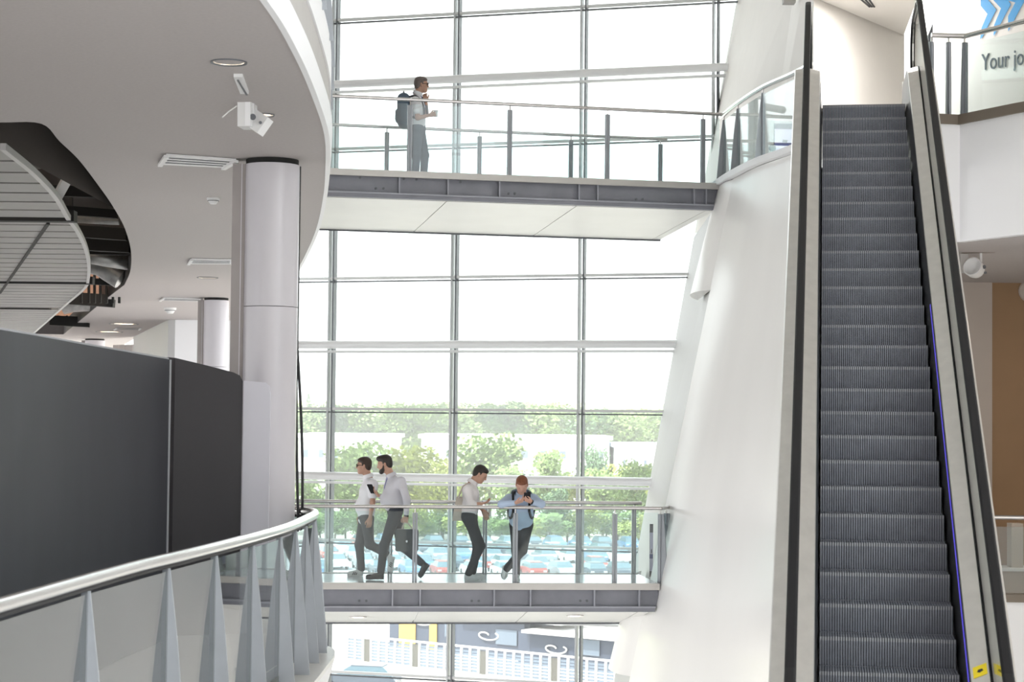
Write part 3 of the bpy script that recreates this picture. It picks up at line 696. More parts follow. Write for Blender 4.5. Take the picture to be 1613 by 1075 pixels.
def detector(px, py, r, label):
    c = atz(px, py, CEIL); T = thing('smoke_detector', label, 'smoke detector', tuple(c), group='smoke detectors on the left soffit')
    MB().lathe(c, [(r, 0), (r, -0.25 * r), (r * 0.92, -0.4 * r)], 20).build('base', 'lamp_white', T)
    MB().lathe(c, [(r * 0.85, -0.4 * r), (r * 0.6, -0.8 * r), (r * 0.45, -0.95 * r), (0.0, -0.97 * r)], 20).build('sensor', 'lamp_white', T)
    MB().lathe(c, [(r * 0.88, -0.40 * r), (r * 0.88, -0.52 * r)], 20).build('slot', 'gasket', T)
detector(336, 312, 0.085, 'white smoke detector on soffit left of the large column')
detector(268, 485, 0.16, 'small distant smoke detector above the grey far wall')
def diffuser(pts, label, mt='lamp_white'):
    q = [atz(px, py, CEIL - 0.004) for px, py in pts]; T = thing('air_diffuser', label, 'air diffuser', tuple(sum(q, Vector()) / 4), group='air diffusers in the left soffit')
    MB().slab(q, (0, 0, -0.02)).build('plate', mt, T)
    a = [q[0].lerp(q[1], 0.06), q[0].lerp(q[1], 0.94), q[3].lerp(q[2], 0.94), q[3].lerp(q[2], 0.06)]
    for k in range(3):
        t0, t1 = 0.2 + k * 0.25, 0.26 + k * 0.25
        MB().slab([a[0].lerp(a[3], t0) - Vector((0, 0, .022)), a[1].lerp(a[2], t0) - Vector((0, 0, .022)), a[1].lerp(a[2], t1) - Vector((0, 0, .022)), a[0].lerp(a[3], t1) - Vector((0, 0, .022))], (0, 0, -0.004)).build('slot', 'gasket', T)
    for (i, j) in ((0, 3), (1, 2)):
        MB().bar(q[i] - Vector((0, 0, .03)), q[j] - Vector((0, 0, .03)), 0.05, 0.03).build('end_cap', 'lamp_white', T)
diffuser([(262, 242), (372, 250), (352, 262), (252, 257)], 'long slot air diffuser set in soffit touching the large column')
diffuser([(302, 407), (366, 408), (366, 415), (297, 414.5)], 'pale rectangular air diffuser midway along soffit')
diffuser([(258, 468.5), (318, 470), (318, 474), (252, 472.5)], 'thin pale air diffuser in soffit beside the distant column')
diffuser([(184, 516), (222, 516), (219, 519), (180, 519)], 'grey air diffuser farthest along the soffit', 'fascia_grey')

# projector-like spotlight hanging from the soffit
p = atz(371, 122, CEIL); T = thing('ceiling_projector', 'white boxy projector spotlight hanging from the left soffit', 'spotlight', tuple(p))
Y0 = p.y
q = lambda px, py, dy=0.0: aty(px, py, Y0 + dy)
sc = Y0 / F
MB().obox(atz(368, 116, CEIL) + Vector((0, 0, -0.03)), Vector((0.075, 0, 0)), atz(384, 143, CEIL) - atz(368, 116, CEIL) - Vector((0.03, 0, 0)), (0, 0, 0.03)).build('ceiling_track', 'lamp_white', T)
MB().obox(atz(371, 120, CEIL) + Vector((0.012, 0, -0.036)), Vector((0.016, 0, 0)), (atz(384, 143, CEIL) - atz(368, 116, CEIL)) * 0.9, (0, 0, 0.008)).build('track_slot', 'gasket', T)
yb = 1.3
MB().obox(q(374, 199, yb), Vector((0.125 * 1.0, -0.02, 0)), Vector((0.03, 0.22, 0)), q(374, 147, yb) - q(374, 199, yb)).build('housing', 'lamp_white', T)
MB().obox(q(374.5, 198, yb) + Vector((0.068, -0.016, 0)), Vector((0.05, -0.008, 0)), Vector((0, 0.003, 0)), q(374, 150, yb) - q(374, 198, yb)).build('housing_cover', 'fascia_white', T)
hq = q(386, 146, yb + .1); MB().bar(hq, Vector((hq.x, hq.y, CEIL)), 0.035, 0.035, (0, 1, 0)).build('hanger', 'lamp_white', T)
MB().obox(q(395, 192, yb + 0.05), Vector((0.03, 0, 0)), Vector((0, 0.08, 0)), q(395, 150, yb + .05) - q(395, 192, yb + .05)).build('bracket', 'lamp_white', T)
h = MB(); cx, hd = q(407, 193, yb + 0.1), Vector((0.62, -0.3, -0.42)).normalized()
sdv = hd.cross(Vector((0, 1, 0))).normalized(); upv = sdv.cross(hd)
h.obox(cx - hd * 0.12 - sdv * 0.085 - upv * 0.06, hd * 0.21, sdv * 0.17, upv * 0.12).build('lamp_head', 'lamp_white', T)
MB().disc(q(398, 184, yb - 0.02), 0.028, (0, -1, 0), 0.02, 16).build('tilt_knob', 'gasket', T)
MB().disc(q(410, 193, yb - 0.0), 0.014, (0, -1, 0), 0.02, 14).build('tilt_screw', 'gasket', T)
MB().tube([q(373, 167, yb), q(360, 176, yb), q(350, 185, yb)], 0.006, 6).build('antenna', 'lamp_white', T)

# slatted ceiling panel hung inside the opening
CZ = 5.0
out_px = [(0, 233.5), (50, 274), (84, 310.5), (104, 344), (117, 361), (130.5, 387.5), (137, 414), (136.5, 438), (130.5, 454), (100, 481), (50, 526)]
edge = cr_spline([tuple(atz(*p_, CZ))[:2] for p_ in out_px], 6)
poly = list(edge) + [(-24, edge[-1][1]), (-24, edge[0][1])]
CP = thing('slatted_ceiling_panel', 'curved slatted metal ceiling panel hanging inside the dark soffit opening', 'ceiling panel', (-9, 35, CZ))
y_a = edge[0][1]; ybr = [y_a]
while ybr[-1] < edge[-1][1]: ybr.append(ybr[-1] + 0.98)
big = [atz(60, 346, CZ).y, atz(60, 445, CZ).y, atz(60, 486, CZ).y]
for a, b in zip(ybr, ybr[1:]):
    gap = 0.13
    for g in big:
        if a < g < b: b = min(b, g - 0.12) if g - a > 0.3 else b; a = a if g - a > 0.3 else g + 0.12
    P_ = clip_y(poly, a + gap / 2, b - gap / 2)
    if len(P_) > 2: MB().prism(P_, CZ, CZ + 0.04).build('slat', 'slat_grey', CP)
pp = [(Vector((x, y, CZ)), Vector((1, 0, 0)), Vector((0, 0, 1))) for x, y in edge]
MB().sweep(pp, [(0.0, -0.02), (0.06, -0.02), (0.06, 0.05), (0.0, 0.05)]).build('rim', 'slat_rim', CP)
for g in big:
    P_ = [x for x, y in edge if abs(y - g) < 1.2]; xr = max(P_) if P_ else -7
    MB().box(-24, g - 0.1, CZ - 0.03, xr - 0.05, g + 0.12, CZ + 0.12).build('cross_beam', 'truss_dark', CP)
a_, b_ = atz(76, 352, CZ - 0.01), atz(0, 462, CZ - 0.01)
MB().bar(a_, b_, 0.045, 0.03).build('joint_strip', 'truss_dark', CP)

# services visible through the opening
def service(name, label, cat, pts, r, mt, n=12, group='services above the soffit opening'):
    return MB().tube([aty(*p_) if len(p_) == 3 else p_ for p_ in pts], r, n).build(name, mt, None, label=label, cat=cat, group=group)
service('air_duct', 'silver flexible duct curving at right of the opening', 'duct', [(136, 402, 40.5), (165, 408, 40.5), (190, 412, 40.7), (205, 414, 41)], 0.16, 'duct_foil')
service('air_duct', 'silver flexible duct bending down behind the panel tip', 'duct', [(138, 412, 42.5), (158, 416, 42.5), (172, 425, 42.5), (192, 438, 42.5)], 0.26, 'duct_foil')
service('air_duct', 'round grey duct running along lower rim of the opening', 'duct', [(98, 480, 54), (115, 476, 54), (150, 474, 54)], 0.28, 'duct_foil')
service('cable_tray', 'thin silver tray high in the opening under the beams', 'tray', [(30, 262, 25.0), (80, 259, 25.0), (116, 257, 25.2)], 0.05, 'duct_foil')
service('cable_tray', 'thin silver tray halfway down the opening', 'tray', [(108, 344, 33), (140, 346, 33), (188, 348, 33)], 0.07, 'duct_foil')
MB().bar(aty(120, 256, 25.5), aty(84, 322, 27.5), 0.13, 0.06).build('diagonal_strut', 'lamp_white', None, label='pale diagonal metal strut holding the slatted panel', cat='strut', group='services above the soffit opening')
svc = 0
for (xa, ya, xb, yb_, d_, w_) in [(0, 228, 118, 224, 24.5, .10), (0, 245, 120, 250, 25.5, .14), (60, 300, 185, 305, 30, .16), (85, 330, 185, 338, 32, .14), (110, 364, 200, 370, 37, .22), (130, 384, 205, 388, 38.5, .26), (138, 396, 206, 398, 39.5, .12), (125, 443, 200, 446, 44, .14), (110, 470, 180, 475, 48, .30), (80, 505, 140, 508, 60, .30)]:
    MB().bar(aty(xa, ya, d_), aty(xb, yb_, d_), w_, w_).build('roof_beam', 'truss_dark', None, label=f'dark steel beam crossing the soffit opening, {ORD[svc]} counted from its top', cat='beam', group='beams above the soffit opening'); svc += 1
k = 0
random.seed(4)
for px in [12, 26, 40, 53, 66, 98, 112, 128, 140, 149, 158, 168, 178, 188]:
    y_top, y_bot, d_ = (190, 252, 25.2) if px < 70 else ((300, 360, 34) if px < 118 else (430, 470, 47))
    MB().bar(aty(px, y_top, d_), aty(px + (4 if px < 70 else 0), y_bot + 8, d_), 0.05 if d_ < 30 else 0.09, 0.05).build('hanger_rod', 'truss_dark', None, label=f'dark vertical hanger in the soffit opening, {ORD[k]} from the left', cat='hanger', group='hangers above the soffit opening'); k += 1
for k, px in enumerate((62, 76, 90, 104)):
    MB().bar(aty(px, 498, 69.44), aty(px + 16, 526, 69.44), 0.12, 0.10).build('slanted_brace', 'truss_dark', None, label=f'slanted black brace low in the soffit opening, {ORD[k]} from the left', cat='brace', group='braces above the soffit opening')
a_, b_ = aty(120, 440, 50), aty(215, 470, 50)
MB().box(-14.5, 49.5, CEIL + 0.05, -9.3, 49.7, 6.5).build('timber_lining', 'timber_pink', None, label='pinkish timber lining board behind the ducts in the opening', cat='board')
MB().box(-19.5, 69.5, CEIL + 0.05, -14.4, 69.7, 6.6).build('timber_lining', 'timber_pink', None, label='pinkish timber lining board low at far end of the opening', cat='board')

def work_lamp(label, c, e):  # tube lights added to brighten the dark void above the opening
    T = thing('work_lamp', label, 'fill light', c, group='added fill lights above the soffit')
    MB().box(c[0] - 0.5, c[1] - 0.06, c[2], c[0] + 0.5, c[1] + 0.06, c[2] + 0.06).build('housing', 'truss_dark', T)
    MB().tube([(c[0] - 0.45, c[1], c[2] - 0.03), (c[0] + 0.45, c[1], c[2] - 0.03)], 0.02, 8).build('tube', 'lamp_white', T)
    MB().bar((c[0], c[1], c[2] + 0.05), (c[0], c[1], 8.4), 0.03, 0.03).build('hanger', 'truss_dark', T)
    ld = bpy.data.lights.new('work_lamp_light', 'AREA'); ld.shape = 'RECTANGLE'; ld.size = 0.9; ld.size_y = 0.1; ld.energy = e; ld.color = (1, 0.82, 0.66)
    lo_ = bpy.data.objects.new('work_lamp_light', ld); col.objects.link(lo_); lo_.location = (c[0], c[1], c[2] - 0.07); lo_.parent = T; lo_.matrix_parent_inverse = T.matrix_world.inverted()
work_lamp('added tube fill light hidden above the soffit near the ducts', (-9.6, 46.6, 8.0), 160)
work_lamp('added tube fill light hidden above the soffit at its far end', (-16.0, 66.0, 8.0), 220)
work_lamp('added tube fill light hidden above the soffit behind the panel', (-9.0, 33.0, 8.0), 70)
work_lamp('added tube fill light hidden above the soffit at its near end', (-8.2, 24.5, 8.2), 50)

# ================================================================== RIGHT SIDE DETAILS
# wall lettering and chevrons
WP, WQ = WT[0], WT[1]; wd = Vector((WQ[0] - WP[0], WQ[1] - WP[1], 0)).normalized(); wn = Vector((wd.y, -wd.x, 0)); wn = wn if wn.y < 0 else -wn
def onw(px, py, e=0.006): return atl(px, py, WP, WQ) + wn * e
cs = 213 / 1041
def c6(x, y): return (1400 + x * cs, y * cs)
for k, pg in enumerate([[(712, -60), (712, 45), (764, 108), (718, 215), (706, 305), (726, 282), (832, 75), (768, 0), (740, -60)],
                        [(790, -40), (808, 0), (868, 65), (815, 195), (810, 276), (830, 245), (944, 35), (918, -5), (880, -60)],
                        [(890, -50), (914, 0), (978, 20), (922, 125), (924, 240), (945, 200), (1041, 20), (1075, -60)]]):
    MB().slab([onw(*c6(x, y)) for x, y in pg], wn * 0.004).build('blue_chevron', 'chevron_blue', None, label=f'blue painted arrow chevron on the landing wall, {ORD[k]} from the left', cat='wall graphic', group='chevrons on the landing wall')
cu = bpy.data.curves.new('wall_lettering', 'FONT'); cu.body = 'Your jo'; cu.size = 1.0; cu.extrude = 0.004
tmp = bpy.data.objects.new('tmp_text', cu); col.objects.link(tmp); bpy.context.view_layer.update()
tm = bpy.data.meshes.new_from_object(tmp.evaluated_get(bpy.context.evaluated_depsgraph_get())); bpy.data.objects.remove(tmp)
o_, x_ = onw(1546.5, 111.0), onw(1613, 101.5); base = (x_ - o_); hd_ = onw(1546.5, 84.5) - o_
w_txt = max(v.co.x for v in tm.vertices); capH = 0.72
for v in tm.vertices:
    xx, yy, zz_ = v.co
    v.co = o_ + base * (xx / w_txt) + Vector((0, 0, 1)) * (yy / capH * hd_.z) + wn * (zz_)
tm.materials.clear(); tm.materials.append(MATS['text_slate'])
link('wall_lettering', tm, None, label='dark slate lettering reading Your jo below the blue chevrons', cat='lettering')
# ceiling slot diffuser above the escalator
zc = 8.335
T = thing('ceiling_grille', 'black slotted air grille in the ceiling above the escalator top', 'air grille', tuple(atz(1365, 4, zc)))
for k in range(3):
    a, b, c_, d_ = (1354 + k * 6.5, -2), (1369 + k * 3.6, 11), (1371.5 + k * 3.6, 10.4), (1357 + k * 6.5, -2)
    MB().slab([atz(*p_, zc) for p_ in (a, b, c_, d_)], (0, 0, -0.01)).build('slot', 'black_print', T)
MB().slab([atz(*p_, zc + 0.003) for p_ in ((1350, -3), (1367, 12), (1381, 9.5), (1374, -3))], (0, 0, -0.004)).build('frame', 'warm_wall', T)
# sensor box above the landing
p = aty(1243, 0, 28.95); MB().box(p.x - 0.09, p.y - 0.1, p.z - 0.055, p.x + 0.085, p.y + 0.1, p.z + 0.07).build('sensor_body', 'fascia_grey', None, label='grey sensor box on wall at top edge above landing balustrade', cat='sensor')
# unseen panel light added to brighten the landing wall; lamp in the gallery ceiling
def lamp(name, label, c, sx, sy, e, colr=(1, 0.93, 0.84)):
    T = thing(name, label, 'ceiling lamp', c)
    MB().box(c[0] - sx / 2, c[1] - sy / 2, c[2] - 0.03, c[0] + sx / 2, c[1] + sy / 2, c[2]).build('housing', 'lamp_white', T)
    MB().box(c[0] - sx / 2 + .04, c[1] - sy / 2 + .04, c[2] - 0.036, c[0] + sx / 2 - .04, c[1] + sy / 2 - .04, c[2] - 0.031).build('lens', 'lamp_glow', T)
    ld = bpy.data.lights.new(name + '_light', 'AREA'); ld.shape = 'RECTANGLE'; ld.size = sx * 0.9; ld.size_y = sy * 0.9; ld.energy = e; ld.color = colr
    lo_ = bpy.data.objects.new(name + '_light', ld); col.objects.link(lo_); lo_.location = (c[0], c[1], c[2] - 0.05); lo_.parent = T; lo_.matrix_parent_inverse = T.matrix_world.inverted()
lamp('landing_fill', 'added flat panel light out of view, brightening the upper landing wall', (5.1, 26.9, 8.33), 0.4, 0.8, 130, (1, 0.97, 0.93))
lamp('gallery_ceiling_lamp', 'flat panel lamp in ceiling of the right gallery', (8.3, 25.5, 4.53), 0.8, 0.8, 45, (1, 0.85, 0.7))
# dark door jamb behind the right handrail
p, q_ = aty(1462, 185, 25.9), aty(1469.5, 36, 25.9)
MB().slab([(p.x, 25.9, UP + .02), (q_.x, 25.9, UP + .02), (q_.x, 25.9, q_.z), (p.x, 25.9, q_.z - 0.16)], (0, 0.06, 0)).build('dark_wedge_panel', 'gasket', None, label='narrow dark wedge panel behind the right escalator handrail', cat='panel')
# notice board behind the landing glass
def board(px0, py0, px1, py1, y, zb, label, grip=True):
    a, b = aty(px0, py1, y), aty(px1, py0, y); zt = b.z
    T = thing('notice_board', label, 'notice board', (a.x, y, zb))
    MB().box(a.x, y, zb, b.x, y + 0.03, zt).build('backing', 'board_dark', T)
    h = zt - a.z; w_ = b.x - a.x
    pg = MB().box(a.x + 0.03 * w_, y - 0.008, a.z + 0.40 * h, b.x - 0.02 * w_, y - 0.001, a.z + 0.83 * h).build('page', 'board_page', T)
    MB().box(a.x + 0.42 * w_, y - 0.012, a.z + 0.42 * h, a.x + 0.66 * w_, y - 0.0085, a.z + 0.50 * h).build('page_mark', 'board_dark', pg)
    MB().box(a.x + 0.03 * w_, y - 0.008, a.z + 0.31 * h, b.x - 0.02 * w_, y - 0.001, a.z + 0.40 * h).build('blue_band', 'board_blue', T)
    MB().box(a.x + 0.03 * w_, y - 0.008, a.z + 0.06 * h, b.x - 0.02 * w_, y - 0.001, a.z + 0.31 * h).build('page', 'board_page', T)
    if grip: MB().disc((a.x - 0.02, y - 0.01, a.z + 0.25 * h), 0.05, (0, -1, 0), 0.03, 14).build('hand_grip', 'rubber', T)
board(1219, 195, 1251, 246, 27.9, UP, 'lilac and navy notice board standing behind the upper landing glass')
board(1023, 826, 1029, 905, 29.6, 0.01, 'narrow dark blue notice board at end of the lower footbridge', False)
# spotlight under the right gallery soffit
p = atz(1531, 398, 4.54); T = thing('gallery_spotlight', 'round white spotlight on a track below the right gallery soffit', 'spotlight', tuple(p)); Y1 = p.y
g = lambda px, py, dy=0.0: aty(px, py, Y1 + dy)
MB().bar(g(1515, 397), g(1567, 396), 0.05, 0.04).build('track', 'brown_trim', T)
MB().bar(g(1550, 396, -0.03), g(1566, 396, -0.03), 0.03, 0.035).build('track_adapter', 'bright_steel', T)
MB().obox(g(1513, 430), Vector((0.10, 0, 0)), Vector((0, 0.1, 0)), g(1513, 400) - g(1513, 430)).build('driver_box', 'fascia_grey', T)
MB().bar(g(1545, 398), g(1545, 418), 0.03, 0.03, (0, 1, 0)).build('stem', 'lamp_white', T)
c = g(1536, 424, -0.02); ax = Vector((-0.55, -0.75, 0.25)).normalized()
MB().lathe(c, [(0.0, -0.12), (0.06, -0.11), (0.105, -0.06), (0.12, 0.0), (0.118, 0.07), (0.125, 0.10), (0.11, 0.105), (0.09, 0.06), (0.05, 0.03), (0.0, 0.02)], 24, ax).build('lamp_head', 'lamp_white', T)
MB().disc(c + Vector((0.1, -0.09, 0.02)), 0.024, (0.5, -1, 0), 0.02, 12).build('tilt_knob', 'gasket', T)
MB().disc(c + Vector((0.12, -0.07, -0.05)), 0.015, (0.5, -1, 0), 0.02, 12).build('tilt_screw', 'gasket', T)
# round wall lamp on the tan wall
p = aty(1622, 459, 30.44); T = thing('wall_lamp', 'pale round lamp on the tan wall at the right edge', 'wall lamp', tuple(p))
MB().lathe(p, [(0.0, 0.07), (0.10, 0.06), (0.16, 0.035), (0.175, 0.0), (0.0, 0.0)], 28, (0, -1, 0)).build('dome', 'pale_beige_wall', T)
# pale boxes on a shelf behind the low balustrade
T = thing('display_shelf', 'pale shelf of boxes behind the low right balustrade', 'shelf', (7.3, 27.2, 0))
MB().box(6.45, 26.9, 0.0, 8.6, 27.4, 0.35).build('shelf_base', 'beige_wall', T)
MB().box(6.40, 26.85, 0.35, 8.65, 27.45, 0.39).build('shelf_top', 'fascia_white', T)
for k, (x, w_, hh, m_) in enumerate(((6.85, .16, .6, 'tote_beige'), (7.1, .22, .72, 'fascia_white'), (7.4, .2, .5, 'tote_beige'))):
    MB().box(x, 27.0, 0.39, x + w_, 27.25, 0.39 + hh).build('box', m_, T)

# ================================================================== PEOPLE
def iso(prims, h, clip=None, cut_above=None):
    """closed surface around capsules ('c',p,r,q,s,k) and ellipsoids ('e',c,axes,radii,k); k = blend radius"""
    lo = np.array([1e9] * 3); hi = -lo
    for p in prims:
        if p[0] == 'c': pts = [(p[1], p[2]), (p[3], p[4])]
        else: pts = [(p[1], max(p[3]))]
        for c, r in pts: lo = np.minimum(lo, np.array(c) - r - 3 * h); hi = np.maximum(hi, np.array(c) + r + 3 * h)
    n = np.ceil((hi - lo) / h).astype(int) + 1; D = np.full(n, 1.0)
    for p in prims:
        k = p[-1]
        if p[0] == 'c':
            a, ra, b, rb = np.array(p[1], float), p[2], np.array(p[3], float), p[4]; l = np.minimum(a - ra, b - rb); u = np.maximum(a + ra, b + rb)
        else:
            c, ax, rd = np.array(p[1], float), np.array(p[2], float), np.array(p[3], float); l, u = c - rd.max(), c + rd.max()
        i0 = np.clip(((l - k - 2 * h - lo) / h).astype(int), 0, n - 1); i1 = np.clip(((u + k + 2 * h - lo) / h).astype(int) + 2, 1, n)
        sl = tuple(slice(x, y) for x, y in zip(i0, i1))
        g = np.stack(np.meshgrid(*[lo[q] + h * np.arange(i0[q], i1[q]) for q in range(3)], indexing='ij'), -1)
        if p[0] == 'c':
            ab = b - a; t = np.clip(((g - a) @ ab) / max(ab @ ab, 1e-9), 0, 1)
            d = np.linalg.norm(g - a - t[..., None] * ab, axis=-1) - (ra + (rb - ra) * t)
        else:
            q = (g - c) @ ax.T; kk = np.linalg.norm(q / rd, axis=-1); d = (kk - 1) * rd.min() * np.where(kk > 0, 1, 1)
        o = D[sl]
        if k > 0:
            e = np.maximum(k - np.abs(o - d), 0) / k; D[sl] = np.minimum(o, d) - e * e * k * 0.25
        else: D[sl] = np.minimum(o, d)
    if clip is not None:
        zz_ = lo[2] + h * np.arange(n[2]); D = np.maximum(D, (clip - zz_)[None, None, :])
    neg = D < 0; nc = n - 1; S_ = np.zeros((*nc, 3)); C_ = np.zeros(nc)
    cor = [(i, j, k) for i in (0, 1) for j in (0, 1) for k in (0, 1)]
    sub = lambda A, c: A[c[0]:c[0] + nc[0], c[1]:c[1] + nc[1], c[2]:c[2] + nc[2]]
    for a in cor:
        for q in range(3):
            if a[q] == 0:
                b = list(a); b[q] = 1; va, vb = sub(D, a), sub(D, b); m_ = (va < 0) != (vb < 0)
                t = np.where(m_, va / np.where(m_, va - vb, 1), 0)
                for x in range(3): S_[..., x] += m_ * (a[x] + (t if x == q else 0))
                C_ += m_
    act = C_ > 0; idx = np.full(nc, -1); idx[act] = np.arange(act.sum())
    V = (np.argwhere(act) + S_[act] / C_[act][:, None]) * h + lo; Fq = []
    for q in range(3):
        r, s_ = [(1, 2), (2, 0), (0, 1)][q]
        A = neg; sa = [slice(None)] * 3; sb = [slice(None)] * 3; sa[q] = slice(0, -1); sb[q] = slice(1, None)
        ch = A[tuple(sa)] != A[tuple(sb)]; w_ = np.argwhere(ch); ok = (w_[:, r] > 0) & (w_[:, s_] > 0) & (w_[:, r] < nc[r]) & (w_[:, s_] < nc[s_]); w_ = w_[ok]
        if not len(w_): continue
        def cell(dr, ds):
            c = w_.copy(); c[:, r] += dr; c[:, s_] += ds; return idx[c[:, 0], c[:, 1], c[:, 2]]
        Q = np.stack([cell(-1, -1), cell(0, -1), cell(0, 0), cell(-1, 0)], 1); fl = neg[w_[:, 0], w_[:, 1], w_[:, 2]]
        Q[~fl] = Q[~fl][:, ::-1]; Fq.append(Q)
    Fq = np.concatenate(Fq); return V, Fq
def blob(name, prims, h, mt, parent, clip=None, **kw):
    V, Fq = iso(prims, h, clip); me = bpy.data.meshes.new(name); me.from_pydata(V.tolist(), [], Fq.tolist()); me.update()
    me.polygons.foreach_set('use_smooth', [True] * len(me.polygons)); me.materials.append(MATS[mt]); return link(name, me, parent, **kw)
def C(p, r, q, s_, k=0.02): return ('c', tuple(p), r, tuple(q), s_, k)

def hand(wr, tip, nrm, out, curl=0.5, L=0.175):
    """palm and five fingers: wr wrist, tip direction target, nrm palm normal, out = thumb side"""
    d = (tip - wr).normalized(); n = (nrm - d * nrm.dot(d)).normalized(); s_ = d.cross(n); s_ = s_ if s_.dot(out) > 0 else -s_
    P = []; kn = []
    for i, (o, ln) in enumerate(((0.030, 0.070), (0.010, 0.078), (-0.010, 0.073), (-0.030, 0.058))):
        b = wr + d * 0.095 + s_ * o; P.append(C(wr + d * 0.015 + s_ * o * 0.6, 0.017, b, 0.0115, 0.012))
        d1 = (d * math.cos(curl) + n * math.sin(curl)); d2 = (d * math.cos(curl * 2.1) + n * math.sin(curl * 2.1))
        m_ = b + d1 * ln * 0.55; P += [C(b, 0.0095, m_, 0.0085, 0.004), C(m_, 0.0085, m_ + d2 * ln * 0.5, 0.007, 0.004)]
    t0 = wr + d * 0.03 + s_ * 0.028; t1 = wr + d * 0.075 + s_ * 0.058 + n * 0.015; t2 = t1 + d * 0.032 + n * 0.012 - s_ * 0.006
    P += [C(t0, 0.015, t1, 0.0105, 0.008), C(t1, 0.0105, t2, 0.008, 0.004)]
    return P
def V3(v): return Vector(v)
def person(label, Y0, zfloor, j, face, shirt, trousers, shoes, hair, skin='skin', sleeve='long', beard=False, glasses=False, hair_k='short', belly=0.0, hands=None, tuck=True, stripes=False, hem=0.0, bald=0.0):
    """j: photo pixel positions of joints with an offset in depth, placed at distance Y0"""
    J = {k: aty(v[0], v[1], Y0 + (v[2] if len(v) > 2 else 0)) for k, v in j.items()}
    low = min(J['n_toe'].z, J['f_toe'].z, J['n_heel'].z, J['f_heel'].z); dz = zfloor + 0.034 - low
    for k in J: J[k] = J[k] + Vector((0, 0, dz))
    base = (J['n_hip'] + J['f_hip']) / 2; T = thing('person', label, 'person', (base.x, base.y, zfloor))
    fd = Vector(face).normalized(); lt = Vector((0, 0, 1)).cross(fd).normalized(); hu = fd.cross(lt).normalized(); H = J['head']
    hp = lambda f_, l_, u_: H + fd * f_ + lt * l_ + hu * u_
    ax = [tuple(fd), tuple(lt), tuple(hu)]
    neck = J['neck']; shN, shF = J['n_sh'], J['f_sh']; hip = base; lat = (shN - shF).normalized(); hl = (J['n_hip'] - J['f_hip']).normalized()
    fwd = Vector((fd.x, fd.y, 0)).normalized()
    # head and neck
    P = [('e', tuple(hp(-0.012, 0, 0.040)), ax, (0.098, 0.079, 0.092), 0.02), ('e', tuple(hp(0.022, 0, -0.02)), ax, (0.072, 0.066, 0.092), 0.03),
         C(hp(0.045, -0.022, -0.070), 0.036, hp(0.045, 0.022, -0.070), 0.036, 0.03), C(hp(0.066, -0.01, -0.088), 0.022, hp(0.066, 0.01, -0.088), 0.022, 0.02),
         C(hp(0.090, 0, 0.022), 0.010, hp(0.106, 0, -0.018), 0.014, 0.012), C(hp(0.078, -0.034, 0.036), 0.013, hp(0.078, 0.034, 0.036), 0.013, 0.02),
         C(hp(0.080, -0.017, -0.050), 0.011, hp(0.080, 0.017, -0.050), 0.011, 0.01), C(hp(0.055, -0.048, -0.012), 0.02, hp(0.055, 0.048, -0.012), 0.02, 0.03)]
    for s_ in (-1, 1): P.append(C(hp(-0.008, s_ * 0.079, 0.014), 0.016, hp(-0.004, s_ * 0.078, -0.018), 0.011, 0.008))
    P.append(C(hp(-0.028, 0, -0.04), 0.056, neck + Vector((0, 0, -0.01)), 0.060, 0.03))
    waist = hip + (neck - hip) * 0.30 + fwd * belly * 0.2; chest = hip + (neck - hip) * 0.68
    def torso(g, bot=0.0):
        Q = [C(shN - lat * 0.04 + Vector((0, 0, -0.02)), 0.062 + g, shF + lat * 0.04 + Vector((0, 0, -0.02)), 0.062 + g, 0.05), C(neck - Vector((0, 0, 0.03)), 0.062 + g, chest, 0.10 + g, 0.05)]
        for s_ in (-1, 1):
            Q += [C(chest + lat * s_ * 0.075, 0.098 + g, waist + lat * s_ * 0.06 + fwd * belly * 0.3, 0.094 + g + belly * 0.3, 0.06), C(waist + lat * s_ * 0.06, 0.094 + g + belly * 0.3, hip + hl * s_ * 0.06 + Vector((0, 0, 0.05 - bot)), 0.098 + g, 0.05)]
        if belly: Q.append(('e', tuple(waist + fwd * 0.05 + Vector((0, 0, 0.02))), np.eye(3).tolist(), (0.10 + belly, 0.11 + belly, 0.13), 0.06))
        return Q
    P += torso(-0.012)
    for s_ in 'nf':
        P += [C(J[s_ + '_sh'], 0.048, J[s_ + '_el'], 0.037, 0.03), C(J[s_ + '_el'], 0.038, J[s_ + '_wr'], 0.026, 0.02)]
        hh = (hands or {}).get(s_, (Vector((0, 0, -1)) if 0 else -lat * (1 if s_ == 'n' else -1), fwd, 0.45))
        P += hand(J[s_ + '_wr'], J[s_ + '_tip'], Vector(hh[0]), Vector(hh[1]), hh[2])
        P += [C(J[s_ + '_hip'], 0.078, J[s_ + '_kn'], 0.050, 0.03), C(J[s_ + '_kn'], 0.050, J[s_ + '_an'], 0.034, 0.03), C(J[s_ + '_an'], 0.034, J[s_ + '_heel'] + (J[s_ + '_toe'] - J[s_ + '_heel']) * 0.2 + Vector((0, 0, 0.01)), 0.030, 0.02),
              C(J[s_ + '_heel'] + (J[s_ + '_toe'] - J[s_ + '_heel']) * 0.15, 0.026, J[s_ + '_toe'] - (J[s_ + '_toe'] - J[s_ + '_heel']) * 0.12, 0.020, 0.02)]
    blob('body', P, 0.0075, skin, T)
    # hair
    hr = [('e', tuple(hp(-0.026, 0, 0.058)), ax, (0.096, 0.085, 0.088), 0.02), ('e', tuple(hp(-0.055, 0, 0.0)), ax, (0.062, 0.074, 0.075), 0.03)]
    if bald < 0.5: hr.append(('e', tuple(hp(0.025, 0, 0.092)), ax, (0.066, 0.066, 0.040), 0.03))
    if hair_k == 'quiff': hr.append(('e', tuple(hp(0.045, 0, 0.112)), ax, (0.055, 0.055, 0.030), 0.03))
